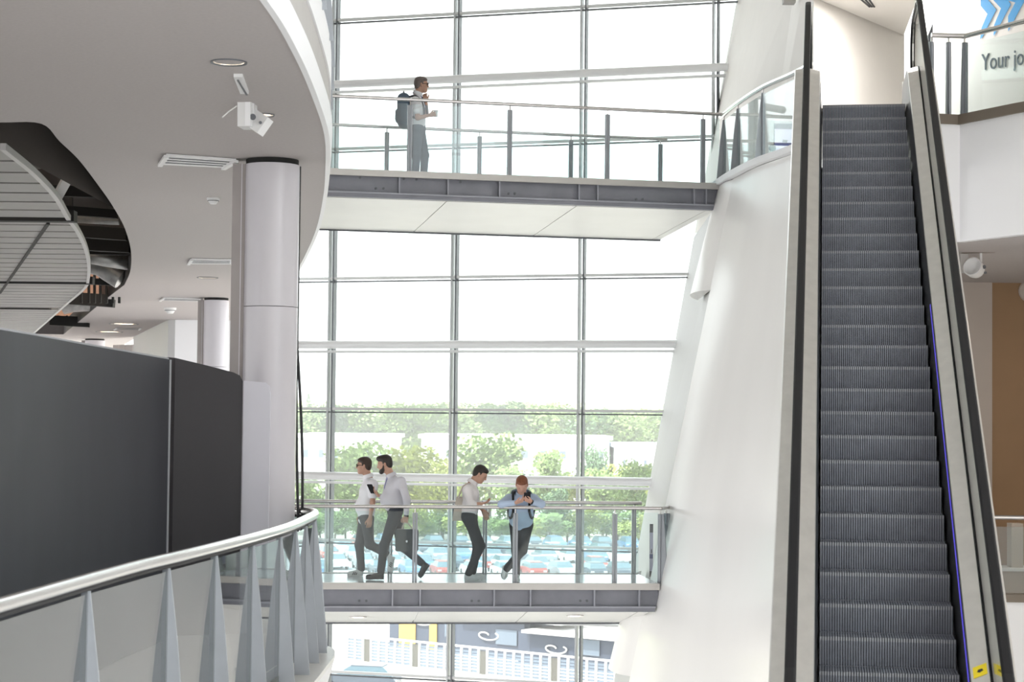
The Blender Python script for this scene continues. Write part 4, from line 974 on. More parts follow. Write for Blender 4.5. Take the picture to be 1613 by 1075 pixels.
    for s_ in (-1, 1): hr.append(C(hp(0.005, s_ * 0.074, 0.05), 0.014, hp(0.012, s_ * 0.073, 0.012), 0.009, 0.015))
    blob('hair', hr, 0.0075, hair, T)
    if beard:
        blob('beard', [C(hp(0.050, -0.036, -0.075), 0.036, hp(0.050, 0.036, -0.075), 0.036, 0.03), C(hp(0.072, -0.012, -0.095), 0.030, hp(0.072, 0.012, -0.095), 0.030, 0.03), C(hp(0.088, -0.024, -0.036), 0.009, hp(0.088, 0.024, -0.036), 0.009, 0.01)] + [C(hp(0.012, s_ * 0.070, 0.0), 0.010, hp(0.035, s_ * 0.055, -0.065), 0.022, 0.02) for s_ in (-1, 1)], 0.0075, hair, T)
    for s_ in (-1, 1):
        MB().lathe(hp(0.080, s_ * 0.030, 0.016), [(0.0, 0.011), (0.008, 0.008), (0.011, 0.0)], 10, fd).build('eye', 'eye_dark', T)
        MB().tube([hp(0.084, s_ * 0.014, 0.040), hp(0.083, s_ * 0.034, 0.043), hp(0.070, s_ * 0.052, 0.038)], 0.0055, 6).build('eyebrow', hair, T)
    MB().tube([hp(0.091, -0.020, -0.050), hp(0.094, 0, -0.051), hp(0.091, 0.020, -0.050)], 0.0035, 6).build('mouth', 'tan_wall', T)
    if glasses:
        g = MB()
        for s_ in (-1, 1):
            g.lathe(hp(0.100, s_ * 0.033, 0.014), [(0.020, 0), (0.026, 0.002), (0.026, 0.006), (0.020, 0.004)], 14, fd)
            g.tube([hp(0.098, s_ * 0.058, 0.020), hp(0.0, s_ * 0.084, 0.020)], 0.004, 6)
        g.tube([hp(0.104, -0.008, 0.018), hp(0.104, 0.008, 0.018)], 0.004, 6)
        gl_ = g.build('glasses', 'strap_black', T)
        for s_ in (-1, 1): MB().disc(hp(0.102, s_ * 0.033, 0.014), 0.021, fd, 0.002, 14).build('lens', 'eye_dark', gl_)
    # shirt
    Q = torso(0.010, hem)
    for s_ in 'nf':
        if sleeve == 'short': m_ = J[s_ + '_sh'].lerp(J[s_ + '_el'], 0.62); Q.append(C(J[s_ + '_sh'], 0.066, m_, 0.062, 0.05))
        elif sleeve == 'rolled': Q += [C(J[s_ + '_sh'], 0.064, J[s_ + '_el'], 0.052, 0.05), C(J[s_ + '_el'], 0.052, J[s_ + '_el'].lerp(J[s_ + '_wr'], 0.35), 0.047, 0.03)]
        else: Q += [C(J[s_ + '_sh'], 0.064, J[s_ + '_el'], 0.052, 0.05), C(J[s_ + '_el'], 0.051, J[s_ + '_wr'] .lerp(J[s_ + '_el'], 0.12), 0.038, 0.03)]
    sh = blob('shirt', Q, 0.010, shirt, T)
    cl = MB(); cpts = []
    up = (hp(-0.03, 0, -0.04) - neck).normalized(); cn = neck + up * 0.035; a1 = fwd; a2 = up.cross(a1).normalized(); a1 = a2.cross(up)
    cl.lathe(cn, [(0.083, -0.035), (0.075, 0.02), (0.070, 0.022), (0.072, -0.035)], 18, up); cl.build('collar', shirt, sh)
    # trousers
    Q = [C(J['n_hip'] + Vector((0, 0, 0.02)), 0.100, J['f_hip'] + Vector((0, 0, 0.02)), 0.100, 0.05), C(hip + hl * 0.05 + Vector((0, 0, 0.07)), 0.104, hip - hl * 0.05 + Vector((0, 0, 0.07)), 0.104, 0.04)]
    for s_ in 'nf':
        Q += [C(J[s_ + '_hip'], 0.098, J[s_ + '_kn'], 0.068, 0.03), C(J[s_ + '_kn'], 0.067, J[s_ + '_an'], 0.056, 0.03)]
    blob('trousers', Q, 0.010, trousers, T)
    if tuck:
        b_ = hip + Vector((0, 0, 0.145)); MB().lathe(b_, [(0.001, -0.018), (0.128, -0.018), (0.128, 0.018), (0.001, 0.018)], 20).build('belt', 'strap_black', T) if False else None
    # shoes
    for s_ in 'nf':
        he, to, an = J[s_ + '_heel'], J[s_ + '_toe'], J[s_ + '_an']; d = (to - he).normalized()
        sid = d.cross(Vector((0, 0, 1))); sid = sid.normalized() if sid.length > .2 else Vector((0, 1, 0)); upv = sid.cross(d).normalized()
        Q = [C(he + d * 0.03 + upv * 0.008, 0.040, to - d * 0.05, 0.038, 0.02), C(to - d * 0.06 + sid * 0.008, 0.040, to - d * 0.035, 0.036, 0.02), C(he + d * 0.05 + upv * 0.03, 0.040, he.lerp(to, 0.5) + upv * 0.02, 0.034, 0.02), C(he + d * 0.045 + upv * 0.03, 0.04, an.lerp(he + upv * 0.03, 0.35), 0.040, 0.02)]
        flat = abs(d.z) < 0.35
        so = blob('shoe', Q, 0.008, shoes, T, clip=zfloor + 0.003 if flat else None)
        sl = MB(); n_ = 10
        for q_ in (0,):
            pts = [he + d * (0.0) , he + d * 0.03 + sid * 0.036, he.lerp(to, 0.45) + sid * 0.034, to - d * 0.06 + sid * 0.046, to - d * 0.01 + sid * 0.022, to + d * 0.006, to - d * 0.01 - sid * 0.022, to - d * 0.06 - sid * 0.046, he.lerp(to, 0.45) - sid * 0.034, he + d * 0.03 - sid * 0.036]
            sl.slab([p_ - upv * 0.033 - d * 0.006 for p_ in pts], upv * 0.020)
        sl.build('sole', 'shoe_white' if shoes == 'shoe_white' else 'rubber', so)
        if stripes:
            for k in range(3):
                c = he.lerp(to, 0.42 + 0.11 * k); st = MB()
                for z_ in (-1, 1): st.bar(c + sid * 0.043 * z_ - upv * 0.012, c + sid * 0.034 * z_ + upv * 0.030 - d * 0.02, 0.012, 0.012, tuple(d))
                st.build('stripe', 'black_print', so)
    return T, J, dict(fwd=fwd, lat=lat, neck=neck, hip=hip, chest=chest, waist=waist)

# man 1: white short sleeved shirt, walking left
T1, J1_, I1_ = person('man in white short-sleeved shirt and glasses walking left ahead of the bearded man', 29.2, 0.0, dict(
    head=(573, 739), neck=(580.5, 757), n_sh=(588, 767, -.19), n_el=(587, 796, -.25), n_wr=(583, 820, -.24), n_tip=(581, 836, -.24), f_sh=(578, 766, .19), f_el=(576, 797, .24), f_wr=(571, 815, .22), f_tip=(566, 828, .22),
    n_hip=(578, 824, -.085), f_hip=(575, 824, .085), n_kn=(582, 862, -.08), n_an=(608, 877, -.08), n_heel=(619, 882, -.08), n_toe=(614, 906, -.08), f_kn=(566, 862, .09), f_an=(569, 900, .09), f_heel=(571, 908.5, .09), f_toe=(547, 908.5, .09)),
    (-1, 0, -0.02), 'shirt_white', 'trousers_grey', 'shoe_white', 'hair_brown', sleeve='short', glasses=True, stripes=True, hem=0.035, belly=0.02)
# man 2: bearded with phone and briefcase
T2, J2_, I2_ = person('bearded man in pale grey shirt reading a phone and carrying a briefcase', 28.75, 0.0, dict(
    head=(606, 734), neck=(617, 753), n_sh=(632, 760, -.19), n_el=(641, 790, -.25), n_wr=(640, 814, -.24), n_tip=(637, 831, -.24), f_sh=(614, 759, .19), f_el=(608, 787, .22), f_wr=(597, 783, .10), f_tip=(585, 773, .06),
    n_hip=(624, 808, -.085), f_hip=(621, 808, .085), n_kn=(605, 861, -.09), n_an=(600, 901, -.09), n_heel=(604, 911, -.09), n_toe=(576, 911, -.09), f_kn=(634, 863, .09), f_an=(663, 888, .09), f_heel=(674, 891, .09), f_toe=(660, 911, .09)),
    (-1, 0, -0.22), 'shirt_grey', 'trousers_navy', 'shoe_dark', 'hair_black', beard=True, hair_k='quiff', belly=0.045, hands={'n': ((0, 1, 0), (-1, 0, 0), 1.1), 'f': ((0, 0, 1), (0, -1, 0), 0.5)})
# man 3: cream shirt with tablet and tote
T3, J3_, I3_ = person('dark-haired man in cream shirt looking down at a tablet, tote bag on shoulder', 28.8, 0.0, dict(
    head=(756, 750), neck=(743, 764), n_sh=(735, 772, -.19), n_el=(742, 797, -.22), n_wr=(757, 796, -.20), n_tip=(768, 793, -.16), f_sh=(742, 772, .19), f_el=(752, 797, .20), f_wr=(761, 806, .12), f_tip=(767, 819, .10),
    n_hip=(738, 818, -.085), f_hip=(741, 818, .085), n_kn=(757, 862, -.085), n_an=(738, 906, -.085), n_heel=(732, 913, -.085), n_toe=(757, 913, -.085), f_kn=(752, 862, .09), f_an=(744, 905, .09), f_heel=(740, 911, .09), f_toe=(763, 911, .09)),
    (0.84, -0.1, -0.5), 'shirt_cream', 'trousers_black', 'shoe_white', 'hair_black', sleeve='rolled', hands={'n': ((0, 0, 1), (0, -1, 0), 0.4), 'f': ((0, -1, 0), (1, 0, 0), 0.3)})
# man 4: ginger hair, blue shirt, leaning on the rail
T4, J4_, I4_ = person('ginger-haired man in light blue shirt leaning on the rail over his phone', 28.62, 0.0, dict(
    head=(822, 766, -.22), neck=(821, 781, -.10), n_sh=(841, 786, -.08), n_el=(853, 795, -.36), n_wr=(838, 792, -.46), n_tip=(828, 788, -.50), f_sh=(801, 786, -.08), f_el=(790, 795, -.36), f_wr=(812, 793, -.46), f_tip=(824, 789, -.50),
    n_hip=(829, 829, .08), f_hip=(813, 829, .08), n_kn=(823, 868, -.02), n_an=(798, 897, -.06), n_heel=(797, 893, .0), n_toe=(793, 913, -.10), f_kn=(813, 868, .10), f_an=(813, 906, .14), f_heel=(813, 911, .18), f_toe=(815, 914, -.06)),
    (0.0, -0.82, -0.55), 'shirt_blue', 'trousers_black', 'shoe_white', 'hair_ginger', skin='skin_pale', hem=0.05, belly=0.02, hands={'n': ((-0.4, 0.2, 0.8), (0, 0, 1), 0.6), 'f': ((0.4, 0.2, 0.8), (0, 0, 1), 0.6)})
# man 5: on the upper bridge with a backpack
T5, J5_, I5_ = person('man in white shirt with slate backpack standing on the upper footbridge', 31.0, UP, dict(
    head=(664, 136), neck=(657, 151), n_sh=(654, 160, -.19), n_el=(658, 187, -.22), n_wr=(677, 183, -.16), n_tip=(688, 180, -.12), f_sh=(659, 160, .19), f_el=(672, 182, .20), f_wr=(671, 161, .12), f_tip=(668, 147, .08),
    n_hip=(657, 207, -.085), f_hip=(660, 207, .085), n_kn=(656, 246, -.08), n_an=(654, 286, -.08), n_heel=(651, 294, -.08), n_toe=(673, 294, -.08), f_kn=(669, 246, .09), f_an=(667, 286, .09), f_heel=(664, 294, .09), f_toe=(687, 294, .09)),
    (1, 0.12, 0.0), 'shirt_white', 'trousers_slate', 'shoe_dark', 'hair_grey', sleeve='short', glasses=True, hands={'n': ((0, 1, 0.2), (0, 0, 1), 1.0), 'f': ((0.2, -0.8, 0), (1, 0, 0), 0.8)})

# --- things they carry
def rbox(mb, c, a, b, d, r=0.02):
    """rounded slab box: c centre, half axes a, b (rounded outline), d half thickness"""
    c, a, b, d = Vector(c), Vector(a), Vector(b), Vector(d); la, lb = a.length, b.length; ua, ub = a / la, b / lb; P = []
    for sx, sy, t0 in ((1, 1, 0), (-1, 1, 90), (-1, -1, 180), (1, -1, 270)):
        for t in (0, 30, 60, 90):
            th = math.radians(t0 + t); P.append(c + ua * (sx * (la - r) + r * math.cos(th)) + ub * (sy * (lb - r) + r * math.sin(th)) - d)
    return mb.slab(P, d * 2)
p = J2_['f_tip']; MB_ = MB(); rbox(MB_, p + Vector((0.0, -0.015, 0.01)), Vector((0.035, 0, 0)), Vector((-0.03, -0.012, 0.066)), Vector((0.004, 0, 0.002)), 0.008)
MB_.build('phone', 'rubber', None, label='dark phone in the raised hand of the bearded man', cat='phone')
hpt = J2_['n_wr'] + (J2_['n_tip'] - J2_['n_wr']).normalized() * 0.10
T = thing('briefcase', 'black leather briefcase hanging from the hand of the bearded man', 'briefcase', (hpt.x, hpt.y, hpt.z - 0.45))
bc = hpt + Vector((0.03, -0.01, -0.255)); mb = MB(); rbox(mb, bc, Vector((0.165, 0.02, 0)), Vector((0, 0, 0.16)), Vector((0, 0.045, 0)), 0.03); bd = mb.build('case_body', 'leather_black', T)
mb = MB(); rbox(mb, bc + Vector((0, -0.05, 0.07)), Vector((0.16, 0.02, 0)), Vector((0, 0, 0.085)), Vector((0, 0.006, 0)), 0.02); fl = mb.build('front_flap', 'leather_black', T)
MB().box(bc.x - 0.012, bc.y - 0.066, bc.z - 0.03, bc.x + 0.012, bc.y - 0.056, bc.z + 0.0).build('clasp', 'rail_steel', fl)
MB().tube([bc + Vector((-0.07, -0.01, 0.155)), bc + Vector((-0.055, -0.005, 0.215)), hpt + Vector((-0.01, 0.0, -0.005)), hpt + Vector((0.04, 0.0, -0.012)), bc + Vector((0.085, 0.0, 0.155))], 0.011, 8).build('handle', 'tote_beige', T, label='tan leather handle')
p = J3_['n_tip']; mb = MB(); rbox(mb, p + Vector((0.03, 0.05, 0.005)), Vector((0.10, 0.02, 0.0)), Vector((-0.02, 0.075, 0.012)), Vector((0, -0.001, 0.005)), 0.012)
mb.build('tablet', 'post_grey', None, label='thin grey tablet held flat by the man in cream shirt', cat='tablet')
T = thing('tote_bag', 'beige tote bag hanging behind the man in cream shirt', 'tote bag', tuple(aty(725, 822, 28.6)))
c = aty(725.5, 803, 28.72); mb = MB(); mb.slab([aty(719, 783, 28.72), aty(733, 783, 28.72), aty(736, 821, 28.72), aty(712, 821, 28.72), aty(715, 803, 28.72)], (0, 0.10, 0)); mb.build('bag_body', 'tote_beige', T)
sN = J3_['n_sh']; MB().tube([aty(722, 784, 28.68), sN + Vector((-0.06, -0.05, 0.03)), sN + Vector((0.0, -0.02, 0.078)), sN + Vector((0.035, 0.12, 0.04)), aty(733, 784, 28.82)], 0.011, 8).build('strap', 'tote_beige', T)
p = (J4_['n_tip'] + J4_['f_tip']) / 2; mb = MB(); rbox(mb, p + Vector((0.03, -0.005, 0.045)), Vector((0.038, 0, 0)), Vector((0, -0.035, 0.06)), Vector((0, 0.004, 0.002)), 0.008)
mb.build('phone', 'rubber', None, label='black phone held in both hands by the ginger-haired man', cat='phone')
def backpack(label, back, up, side, size, mt, J, fwd, front=True):
    """back: centre of the bag's inner face; fwd: where the wearer faces"""
    w_, h_, d_ = size; T = thing('backpack', label, 'backpack', tuple(back - up * h_ / 2))
    c = back - fwd * (d_ / 2)
    blob('bag_body', [C(c + side * s_ * w_ * 0.30 + up * h_ * 0.30, d_ * 0.48, c + side * s_ * w_ * 0.34 - up * h_ * 0.34, d_ * 0.52, 0.06) for s_ in (-1, 1)] + [C(c + up * h_ * 0.32, d_ * 0.48, c - up * h_ * 0.36, d_ * 0.55, 0.06)], 0.012, mt, T)
    blob('front_pocket', [C(c - fwd * d_ * 0.42 + side * s_ * w_ * 0.2 - up * h_ * 0.08, d_ * 0.25, c - fwd * d_ * 0.42 + side * s_ * w_ * 0.22 - up * h_ * 0.30, d_ * 0.28, 0.05) for s_ in (-1, 1)], 0.012, mt, T)
    MB().tube([c + up * h_ * 0.46 + side * 0.05, c + up * h_ * 0.56, c + up * h_ * 0.46 - side * 0.05], 0.012, 8).build('grab_loop', 'strap_black', T)
    for s_, k in ((1, 'n'), (-1, 'f')):
        sh = J[k + '_sh']; inn = side * (-s_ * 0.065) if (sh - back).dot(side) * s_ > 0 else side * (s_ * 0.065)
        base_ = sh + inn
        pts = [c + up * h_ * 0.36 + side * s_ * 0.09 * (1 if (sh - back).dot(side) * s_ > 0 else -1), base_ + up * 0.075 - fwd * 0.06, base_ + up * 0.078 + fwd * 0.02, base_ + fwd * 0.105 - up * 0.03, base_ + fwd * 0.135 - up * 0.15, base_ + fwd * 0.10 - up * 0.27 + inn * -0.6, c - up * h_ * 0.25 + side * (0.19 if (sh - back).dot(side) > 0 else -0.19) + fwd * 0.06]
        pts = cr_spline([tuple(p_) for p_ in pts], 5); MB().tube([Vector(p_) for p_ in pts], 0.017, 8).build('shoulder_strap', 'strap_black', T)
    return T
up5 = (I5_['neck'] - I5_['hip']).normalized(); f5 = Vector((1, 0.05, 0)).normalized()
backpack('slate blue backpack on the man crossing the upper footbridge', I5_['chest'] - f5 * 0.105 - up5 * 0.06, up5, Vector((0, -1, 0)), (0.32, 0.52, 0.21), 'pack_slate', J5_, f5)
up4 = (I4_['neck'] - I4_['hip']).normalized(); f4 = Vector((0, -1, 0)); f4 = (f4 - up4 * f4.dot(up4)).normalized()
backpack('grey-strapped backpack worn by the ginger-haired man at the rail', I4_['chest'] - f4 * 0.115 - up4 * 0.04, up4, Vector((1, 0, 0)), (0.28, 0.42, 0.15), 'pack_slate', J4_, f4)
# cup of man 5, lanyards
p = J5_['n_wr'] + (J5_['n_tip'] - J5_['n_wr']).normalized() * 0.105 + Vector((0, 0.02, 0))
T = thing('coffee_cup', 'small pale paper cup in hand of the man with slate backpack', 'cup', tuple(p - Vector((0, 0, 0.05))))
MB().lathe(p, [(0.0, -0.05), (0.026, -0.05), (0.034, 0.045), (0.0, 0.045)], 16).build('cup_body', 'shoe_white', T); MB().lathe(p, [(0.036, 0.045), (0.036, 0.056), (0.0, 0.058)], 16).build('lid', 'fascia_grey', T)
for Tn, I_, dn in ((T2, I2_, 'grey-shirted'), (T5, I5_, 'upper')):
    nk, f_ = I_['neck'], I_['fwd']; b = I_['chest'] + f_ * 0.125 - Vector((0, 0, 0.12))
    MB().tube([nk + f_ * 0.06 + Vector((0, -0.05, 0)), I_['chest'] + f_ * 0.118 + Vector((0, -0.03, 0.02)), b, I_['chest'] + f_ * 0.118 + Vector((0, 0.03, 0.02)), nk + f_ * 0.06 + Vector((0, 0.05, 0))], 0.005, 6).build('lanyard', 'board_blue', Tn)
    MB().box(b.x - 0.006, b.y - 0.03, b.z - 0.10, b.x + 0.006, b.y + 0.03, b.z).build('badge', 'lanyard', Tn)
for Jp, Tn in ((J2_, T2), (J4_, T4)):
    w_ = Jp['n_wr']; d = (Jp['n_tip'] - w_).normalized(); MB().lathe(w_ + d * 0.005, [(0.030, -0.012), (0.034, -0.012), (0.034, 0.012), (0.030, 0.012)], 16, d).build('wristwatch', 'strap_black', Tn)

# ================================================================== OUTSIDE THE GLASS
rng = random.Random(11)
def tree_mesh(seed, w_, h_, mt, n=2600, conifer=False):
    r = random.Random(seed); mb = MB()
    lobes = []
    if conifer:
        for k in range(9):
            z = h_ * (0.18 + 0.8 * k / 9); lobes.append(((r.uniform(-.1, .1), r.uniform(-.1, .1), z), (w_ * 0.5 * (1 - k / 9.5), w_ * 0.5 * (1 - k / 9.5), h_ * 0.08)))
    else:
        for k in range(15):
            a = r.uniform(0, 6.28); q = r.uniform(0, 0.34) * w_; z = h_ * r.uniform(0.30, 0.86); sz = r.uniform(0.15, 0.27) * w_ * (1.15 - 0.5 * abs(z / h_ - 0.55))
            lobes.append(((q * math.cos(a), q * math.sin(a), z), (sz, sz, sz * 0.85)))
    for k in range(n):
        c, rd = lobes[r.randrange(len(lobes))]
        v = Vector((r.gauss(0, 1), r.gauss(0, 1), r.gauss(0, 1))).normalized() * (r.uniform(0.55, 1.05))
        p = Vector((c[0] + v.x * rd[0], c[1] + v.y * rd[1], c[2] + v.z * rd[2]))
        d = Vector((r.gauss(0, 1), r.gauss(0, 1), r.gauss(0, .6))).normalized(); e = d.orthogonal().normalized(); sz = r.uniform(0.14, 0.30) * w_ / 7
        mb.add([p + d * sz, p + e * sz * 0.7, p - d * sz, p - e * sz * 0.7], [(0, 1, 2, 3)])
    t = MB().tube([(0, 0, 0), (0.1, 0, h_ * 0.3), (0, 0.1, h_ * 0.75)], [w_ * 0.03, w_ * 0.022, w_ * 0.008], 7)
    return mb.mesh('foliage', mt), t.mesh('trunk', 'bark')
kinds = {'a': tree_mesh(1, 8, 11, 'leaf_a'), 'b': tree_mesh(2, 8.5, 10, 'leaf_b'), 'c': tree_mesh(3, 9, 12, 'leaf_c'), 'd': tree_mesh(4, 7, 8, 'leaf_b'), 'e': tree_mesh(5, 5, 13, 'leaf_c', 1500, True), 'f': tree_mesh(6, 7, 9.5, 'leaf_a')}
KD = {'a': 'mid green bushy tree', 'b': 'yellow-green broad tree', 'c': 'dark green dense tree', 'd': 'small pale yellow-green tree', 'e': 'dark pointed conifer', 'f': 'rounded mid green tree'}
def tree(px, top, y, k, label, group, zb=None, wk=1.0):
    zb = GZ if zb is None else zb; p = aty(px, top, y); h0 = {'a': 11, 'b': 10, 'c': 12, 'd': 8, 'e': 13, 'f': 9.5}[k]; s_ = max(0.25, (p.z - zb) / (h0 * 0.96))
    T = thing('tree', label, 'tree', (p.x, y, zb), rng.uniform(0, 6.28), group, world=False); T.scale = (s_ * wk, s_ * wk, s_)
    link('foliage', kinds[k][0], T); link('trunk', kinds[k][1], T)
near_t = [(486, 742, 236, 'a', .8), (503, 770, 246, 'c', .8), (566, 690, 240, 'f', .95), (545, 720, 250, 'a', .8), (600, 735, 252, 'b', .9), (648, 706, 245, 'd', 1.2), (672, 720, 255, 'b', 1.), (698, 745, 240, 'd', 1.1), (742, 708, 262, 'b', .9), (772, 678, 250, 'f', 1.05), (800, 730, 238, 'a', .8), (825, 745, 252, 'c', .8), (862, 704, 246, 'a', .75), (890, 738, 255, 'b', .8), (880, 770, 236, 'c', .9), (934, 703, 258, 'c', .55), (950, 735, 245, 'f', .9), (975, 725, 250, 'b', .85), (1003, 722, 240, 'a', .8), (1030, 735, 252, 'd', 1.1), (1060, 725, 248, 'b', .9)]
near_t.sort()
for i, (px, top, y, k, wk) in enumerate(near_t):
    tree(px, top, y, k, f'{KD[k]} at the car park edge, {nth(i)} from the left', 'trees along the car park', None, wk)
far_t = []
for i in range(46):
    px = 462 + i * 13.4 + rng.uniform(-5, 5); y = rng.choice([430, 480, 540]); u = (px - 470) / 590
    top = 640 + 14 * math.sin(u * 9.0) * 0.6 + rng.uniform(-6, 6) + (8 if 0.36 < u < 0.5 else 0)
    if 510 < px < 700: top -= 9
    far_t.append((px, top, y, rng.choice('aacfc')))
far_t += [(486, 620, 560, 'e'), (611, 628, 560, 'e'), (696, 632, 560, 'e')]
far_t.sort()
for i, (px, top, y, k) in enumerate(far_t):
    tree(px, top, y, k, f'hazy {KD[k]} on the far hillside, {nth(i)} from the left', 'trees on the far hillside', hill_z(y), 1.25)

# low warehouses between the trees
def building(x0, x1, y, ztop, label, roof, depth=30, nwin=6):
    T = thing('warehouse', label, 'building', ((x0 + x1) / 2, y, GZ))
    MB().box(x0, y, GZ, x1, y + depth, ztop).build('walls', 'building_white', T)
    MB().box(x0 - 0.5, y - 0.5, ztop, x1 + 0.5, y + depth + 0.5, ztop + 0.6).build('roof', roof, T)
    for k in range(nwin):
        xa = x0 + (x1 - x0) * (k + 0.25) / nwin; w_ = (x1 - x0) * 0.5 / nwin
        wn_ = MB().box(xa, y - 0.15, ztop - 3.2, xa + w_, y - 0.02, ztop - 1.6).build('window', 'frame_white', T); MB().box(xa + .2, y - 0.2, ztop - 3.0, xa + w_ - .2, y - 0.16, ztop - 1.8).build('pane', 'louvre_blue', wn_)
a = aty(470, 695, 300); building(a.x, a.x + 14, 300, aty(500, 690, 300).z, 'long white warehouse at left behind the car park trees', 'building_white')
a, b = aty(664, 690, 310), aty(960, 690, 310); building(a.x, b.x, 310, aty(800, 692, 310).z, 'wide white warehouse behind the middle car park trees', 'building_white', 30, 10)
a, b = aty(975, 710, 296), aty(1075, 710, 296); building(a.x, b.x, 296, aty(1000, 706, 296).z, 'white shed with pale blue roof at right', 'roof_blue')

# car park
struct('car_park', MB().box(-60, 170, GZ + 0.005, 60, 236, GZ + 0.03), 'ground_asphalt')
def car_meshes():
    body = MB(); pr = [(-2.1, .35), (-2.12, .75), (-1.95, .95), (-1.1, 1.0), (1.15, 0.98), (2.0, .86), (2.14, .62), (2.14, .35)]
    n = len(pr)
    for x in (-0.86, 0.86): body.v += [(x * (0.95 if z > .9 else 1), y, z) for y, z in pr]
    body.f = [tuple(range(n)), tuple(range(n, 2 * n))[::-1]] + [(i, n + i, n + (i + 1) % n, (i + 1) % n) for i in range(n)]
    roof = MB(); roof.slab([(-.60, -1.35, 1.42), (.60, -1.35, 1.42), (.60, .35, 1.44), (-.60, .35, 1.44)], (0, 0, .05))
    cab = MB(); lo_ = [(-.80, -1.95, .97), (.80, -1.95, .97), (.80, 1.1, .99), (-.80, 1.1, .99)]; hi_ = [(-.62, -1.4, 1.43), (.62, -1.4, 1.43), (.62, .4, 1.44), (-.62, .4, 1.44)]
    cab.add(lo_ + hi_, [(0, 1, 5, 4), (1, 2, 6, 5), (2, 3, 7, 6), (3, 0, 4, 7), (4, 5, 6, 7)])
    wh = MB().disc((0.0, 0, 0), 0.33, (1, 0, 0), 0.2, 14)
    lampm = MB().box(-.78, -2.15, .62, -.45, -2.08, .76).box(.45, -2.15, .62, .78, -2.08, .76)
    return body, roof.mesh('roof_panel', 'car_white'), cab.mesh('cabin_glass', 'car_glass'), wh.mesh('wheel', 'tyre'), lampm.mesh('headlights', 'frame_white')
body, roofm, cabm, whm, lmp = car_meshes(); cm = ['car_white', 'car_silver', 'car_dark', 'car_blue', 'car_red']; bodies = {c: body.mesh('car_body', c) for c in cm}
roofs = {}
for c in cm:
    rm = roofm.copy(); rm.materials.clear(); rm.materials.append(MATS[c]); roofs[c] = rm
CN = {'car_white': 'white', 'car_silver': 'silver', 'car_dark': 'dark', 'car_blue': 'blue', 'car_red': 'red'}
for ri, y in enumerate((183, 191, 203, 212, 224)):
    x = -20.5 + ri * 0.9; k = 0
    while x < 17:
        if rng.random() < 0.9:
            c = rng.choice(['car_white', 'car_white', 'car_silver', 'car_silver', 'car_blue', 'car_dark', 'car_dark', 'car_red' if rng.random() < .4 else 'car_white'])
            T = thing('parked_car', f'{CN[c]} parked car, {ORD[k]} from the left in {["nearest", "second nearest", "middle", "fourth", "farthest"][ri]} row', 'car', (x, y, GZ + 0.03), rng.choice([0, math.pi]) + rng.uniform(-.04, .04) + 0.25, 'cars parked beyond the facade', world=False)
            link('car_body', bodies[c], T); link('roof_panel', roofs[c], T); link('cabin_glass', cabm, T); link('headlights', lmp, T)
            for wx in (-.86, .66 + .2):
                for wy in (-1.35, 1.3): o = link('wheel', whm, T); o.location = (wx if wx < 0 else 0.86 + .0, wy, .33); o.location.x = -0.68 if wx < 0 else 0.88
            k += 1
        x += rng.uniform(2.55, 2.95)

# louvred fence with info panels below the lower bridge
fa, fb = atz(548, 1040, GZ), atz(985, 1088, GZ)
FT = thing('louvred_fence', 'white framed louvred fence with info panels seen below the lower footbridge', 'fence', (fa.x, fa.y, GZ))
fdv = Vector((fb.x - fa.x, fb.y - fa.y, 0)); FL = fdv.length; fdv.normalize(); fnv = Vector((fdv.y, -fdv.x, 0)); fnv = fnv if fnv.y < 0 else -fnv
hF = 1.45; nP = round(FL / 0.62); pw = FL / nP
slat_me = None
for k in range(nP + 1):
    p = Vector((fa.x, fa.y, GZ)) + fdv * (k * pw); MB().obox(p - fdv * 0.06, fdv * 0.12, fnv * 0.10, (0, 0, hF)).build('post', 'frame_white', FT)
    if k < nP:
        if k in (2, 8, 16, 24): MB().obox(p + fdv * 0.10, fdv * (pw - 0.2), fnv * 0.05, (0, 0, hF - 0.1)).build('info_panel', 'sign_taupe', FT)
        else:
            pn = MB()
            for q in range(7): pn.obox(p + fdv * 0.08 + Vector((0, 0, 0.1 + q * 0.18)), fdv * (pw - 0.16), fnv * 0.04, (0, 0, 0.12))
            pn.build('louvre_panel', 'louvre_blue', FT)
MB().obox(Vector((fa.x, fa.y, GZ + hF)), fdv * FL, fnv * 0.14, (0, 0, 0.10)).build('top_rail', 'frame_white', FT)
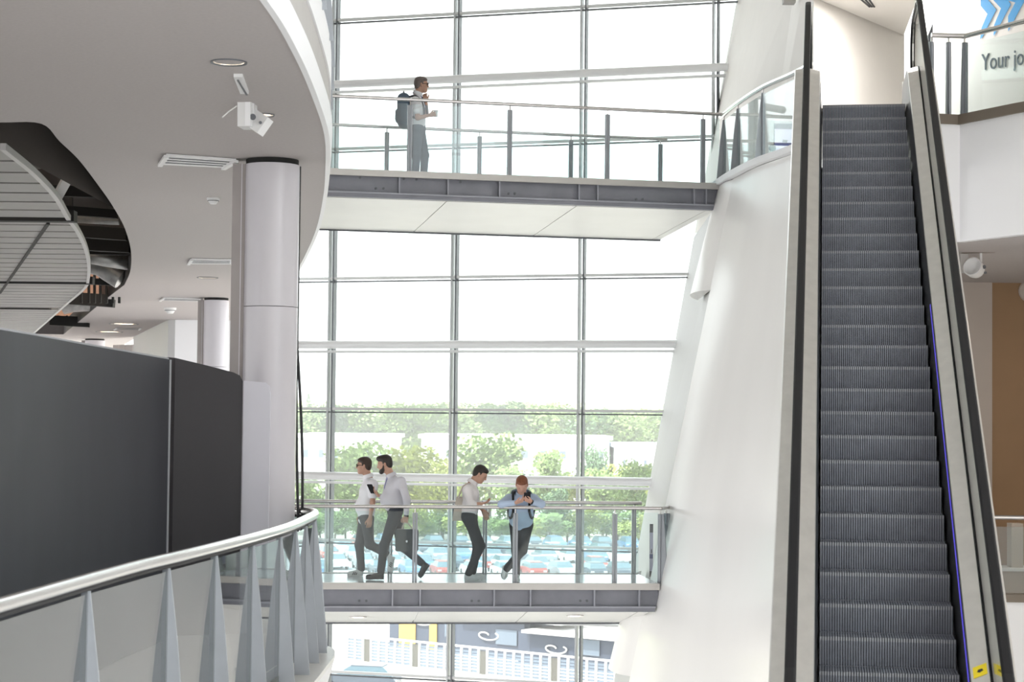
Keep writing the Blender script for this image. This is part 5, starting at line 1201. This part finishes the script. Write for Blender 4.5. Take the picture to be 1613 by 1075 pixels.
# kiosk row with yellow signs and white canopies behind the fence
for k, (px, py, w_, lab) in enumerate(((572, 1022, 7.5, 'dark kiosk with yellow sign at left behind the louvred fence'), (672, 1037, 5.5, 'dark kiosk with white canopy in middle behind the louvred fence'), (775, 1052, 7.0, 'low dark kiosk at right behind the louvred fence'))):
    p = atz(px, py, GZ) + fdv * 0 - fnv * 2.5; KT = thing('kiosk', lab, 'kiosk', (p.x, p.y, GZ)); h_ = (3.1, 2.4, 1.9)[k]
    MB().obox(p, fdv * w_, -fnv * 3, (0, 0, h_)).build('kiosk_body', 'kiosk_dark', KT)
    MB().obox(p + fdv * 0.6 + fnv * 0.5 + Vector((0, 0, h_)), fdv * (w_ + 2.5), -fnv * 4.2, (0, 0, 0.18)).build('canopy', 'frame_white', KT)
    MB().obox(p + fdv * (w_ * 0.62) + fnv * 0.05 + Vector((0, 0, 0.9)), fdv * 1.6, fnv * 0.04, (0, 0, 0.9)).build('window', 'louvre_blue', KT)
    if k == 0:
        for t, ww in ((0.9, 1.35), (3.4, .6), (5.2, .5)): MB().obox(p + fdv * t + fnv * 0.06, fdv * ww, fnv * 0.05, (0, 0, h_ - 0.1)).build('yellow_sign', 'sign_yellow', KT)
    em = [p + fdv * (2.3 + 0.55 * math.cos(t) + 0.12 * t) + fnv * 0.1 + Vector((0, 0, h_ * 0.55 + 0.22 * math.sin(t * 1.0))) for t in np.linspace(0.3, 7.5, 22)]
    MB().tube(em, 0.05, 6).build('white_emblem', 'frame_white', KT)
struct('ground_verge', MB().prism([(-16, 96), (16, 92), (22, 128), (8, 140), (-2, 126), (-14, 118)], GZ + 0.004, GZ + 0.02), 'ground_pale')
# parked cars in front of the fence
for k, (px, py) in enumerate(((566, 1092),)):
    p = atz(px, py, GZ); c = ('car_dark', 'car_silver')[k]
    T = thing('parked_car', ('dark car parked in front of the louvred fence at left', 'silver car parked in front of the louvred fence')[k], 'car', (p.x, p.y, GZ + 0.02), 1.4, 'cars in front of the fence', world=False)
    link('car_body', bodies[c], T); link('roof_panel', roofs[c], T); link('cabin_glass', cabm, T); link('headlights', lmp, T)
    for wx in (-0.68, 0.88):
        for wy in (-1.35, 1.3): o = link('wheel', whm, T); o.location = (wx, wy, .33)

# low shrubs under the tree row hide its trunks
for i in range(30):
    px = 470 + i * 20 + rng.uniform(-6, 6); tree(px, rng.uniform(800, 822), 233 + rng.uniform(-1, 6), rng.choice('dafb'), f'low bushy shrub at foot of the car park trees, {nth(i)} from the left', 'shrubs along the car park', None, 1.7)
# summer haze in the air outside
hz = MB().box(-260, 60, GZ - 1, 260, 640, 60).build('outdoor_haze', 'ground_pale', None, label='thin bright summer haze over the car park and trees', cat='haze', kind='stuff')
hm = bpy.data.materials.new('haze'); hm.use_nodes = True; hn = hm.node_tree; hn.nodes.clear(); ho = hn.nodes.new('ShaderNodeOutputMaterial'); hv = hn.nodes.new('ShaderNodeVolumeScatter')
hv.inputs['Density'].default_value = 0.0009; hv.inputs['Anisotropy'].default_value = 0.0; hn.links.new(hv.outputs[0], ho.inputs['Volume']); hz.data.materials.clear(); hz.data.materials.append(hm)
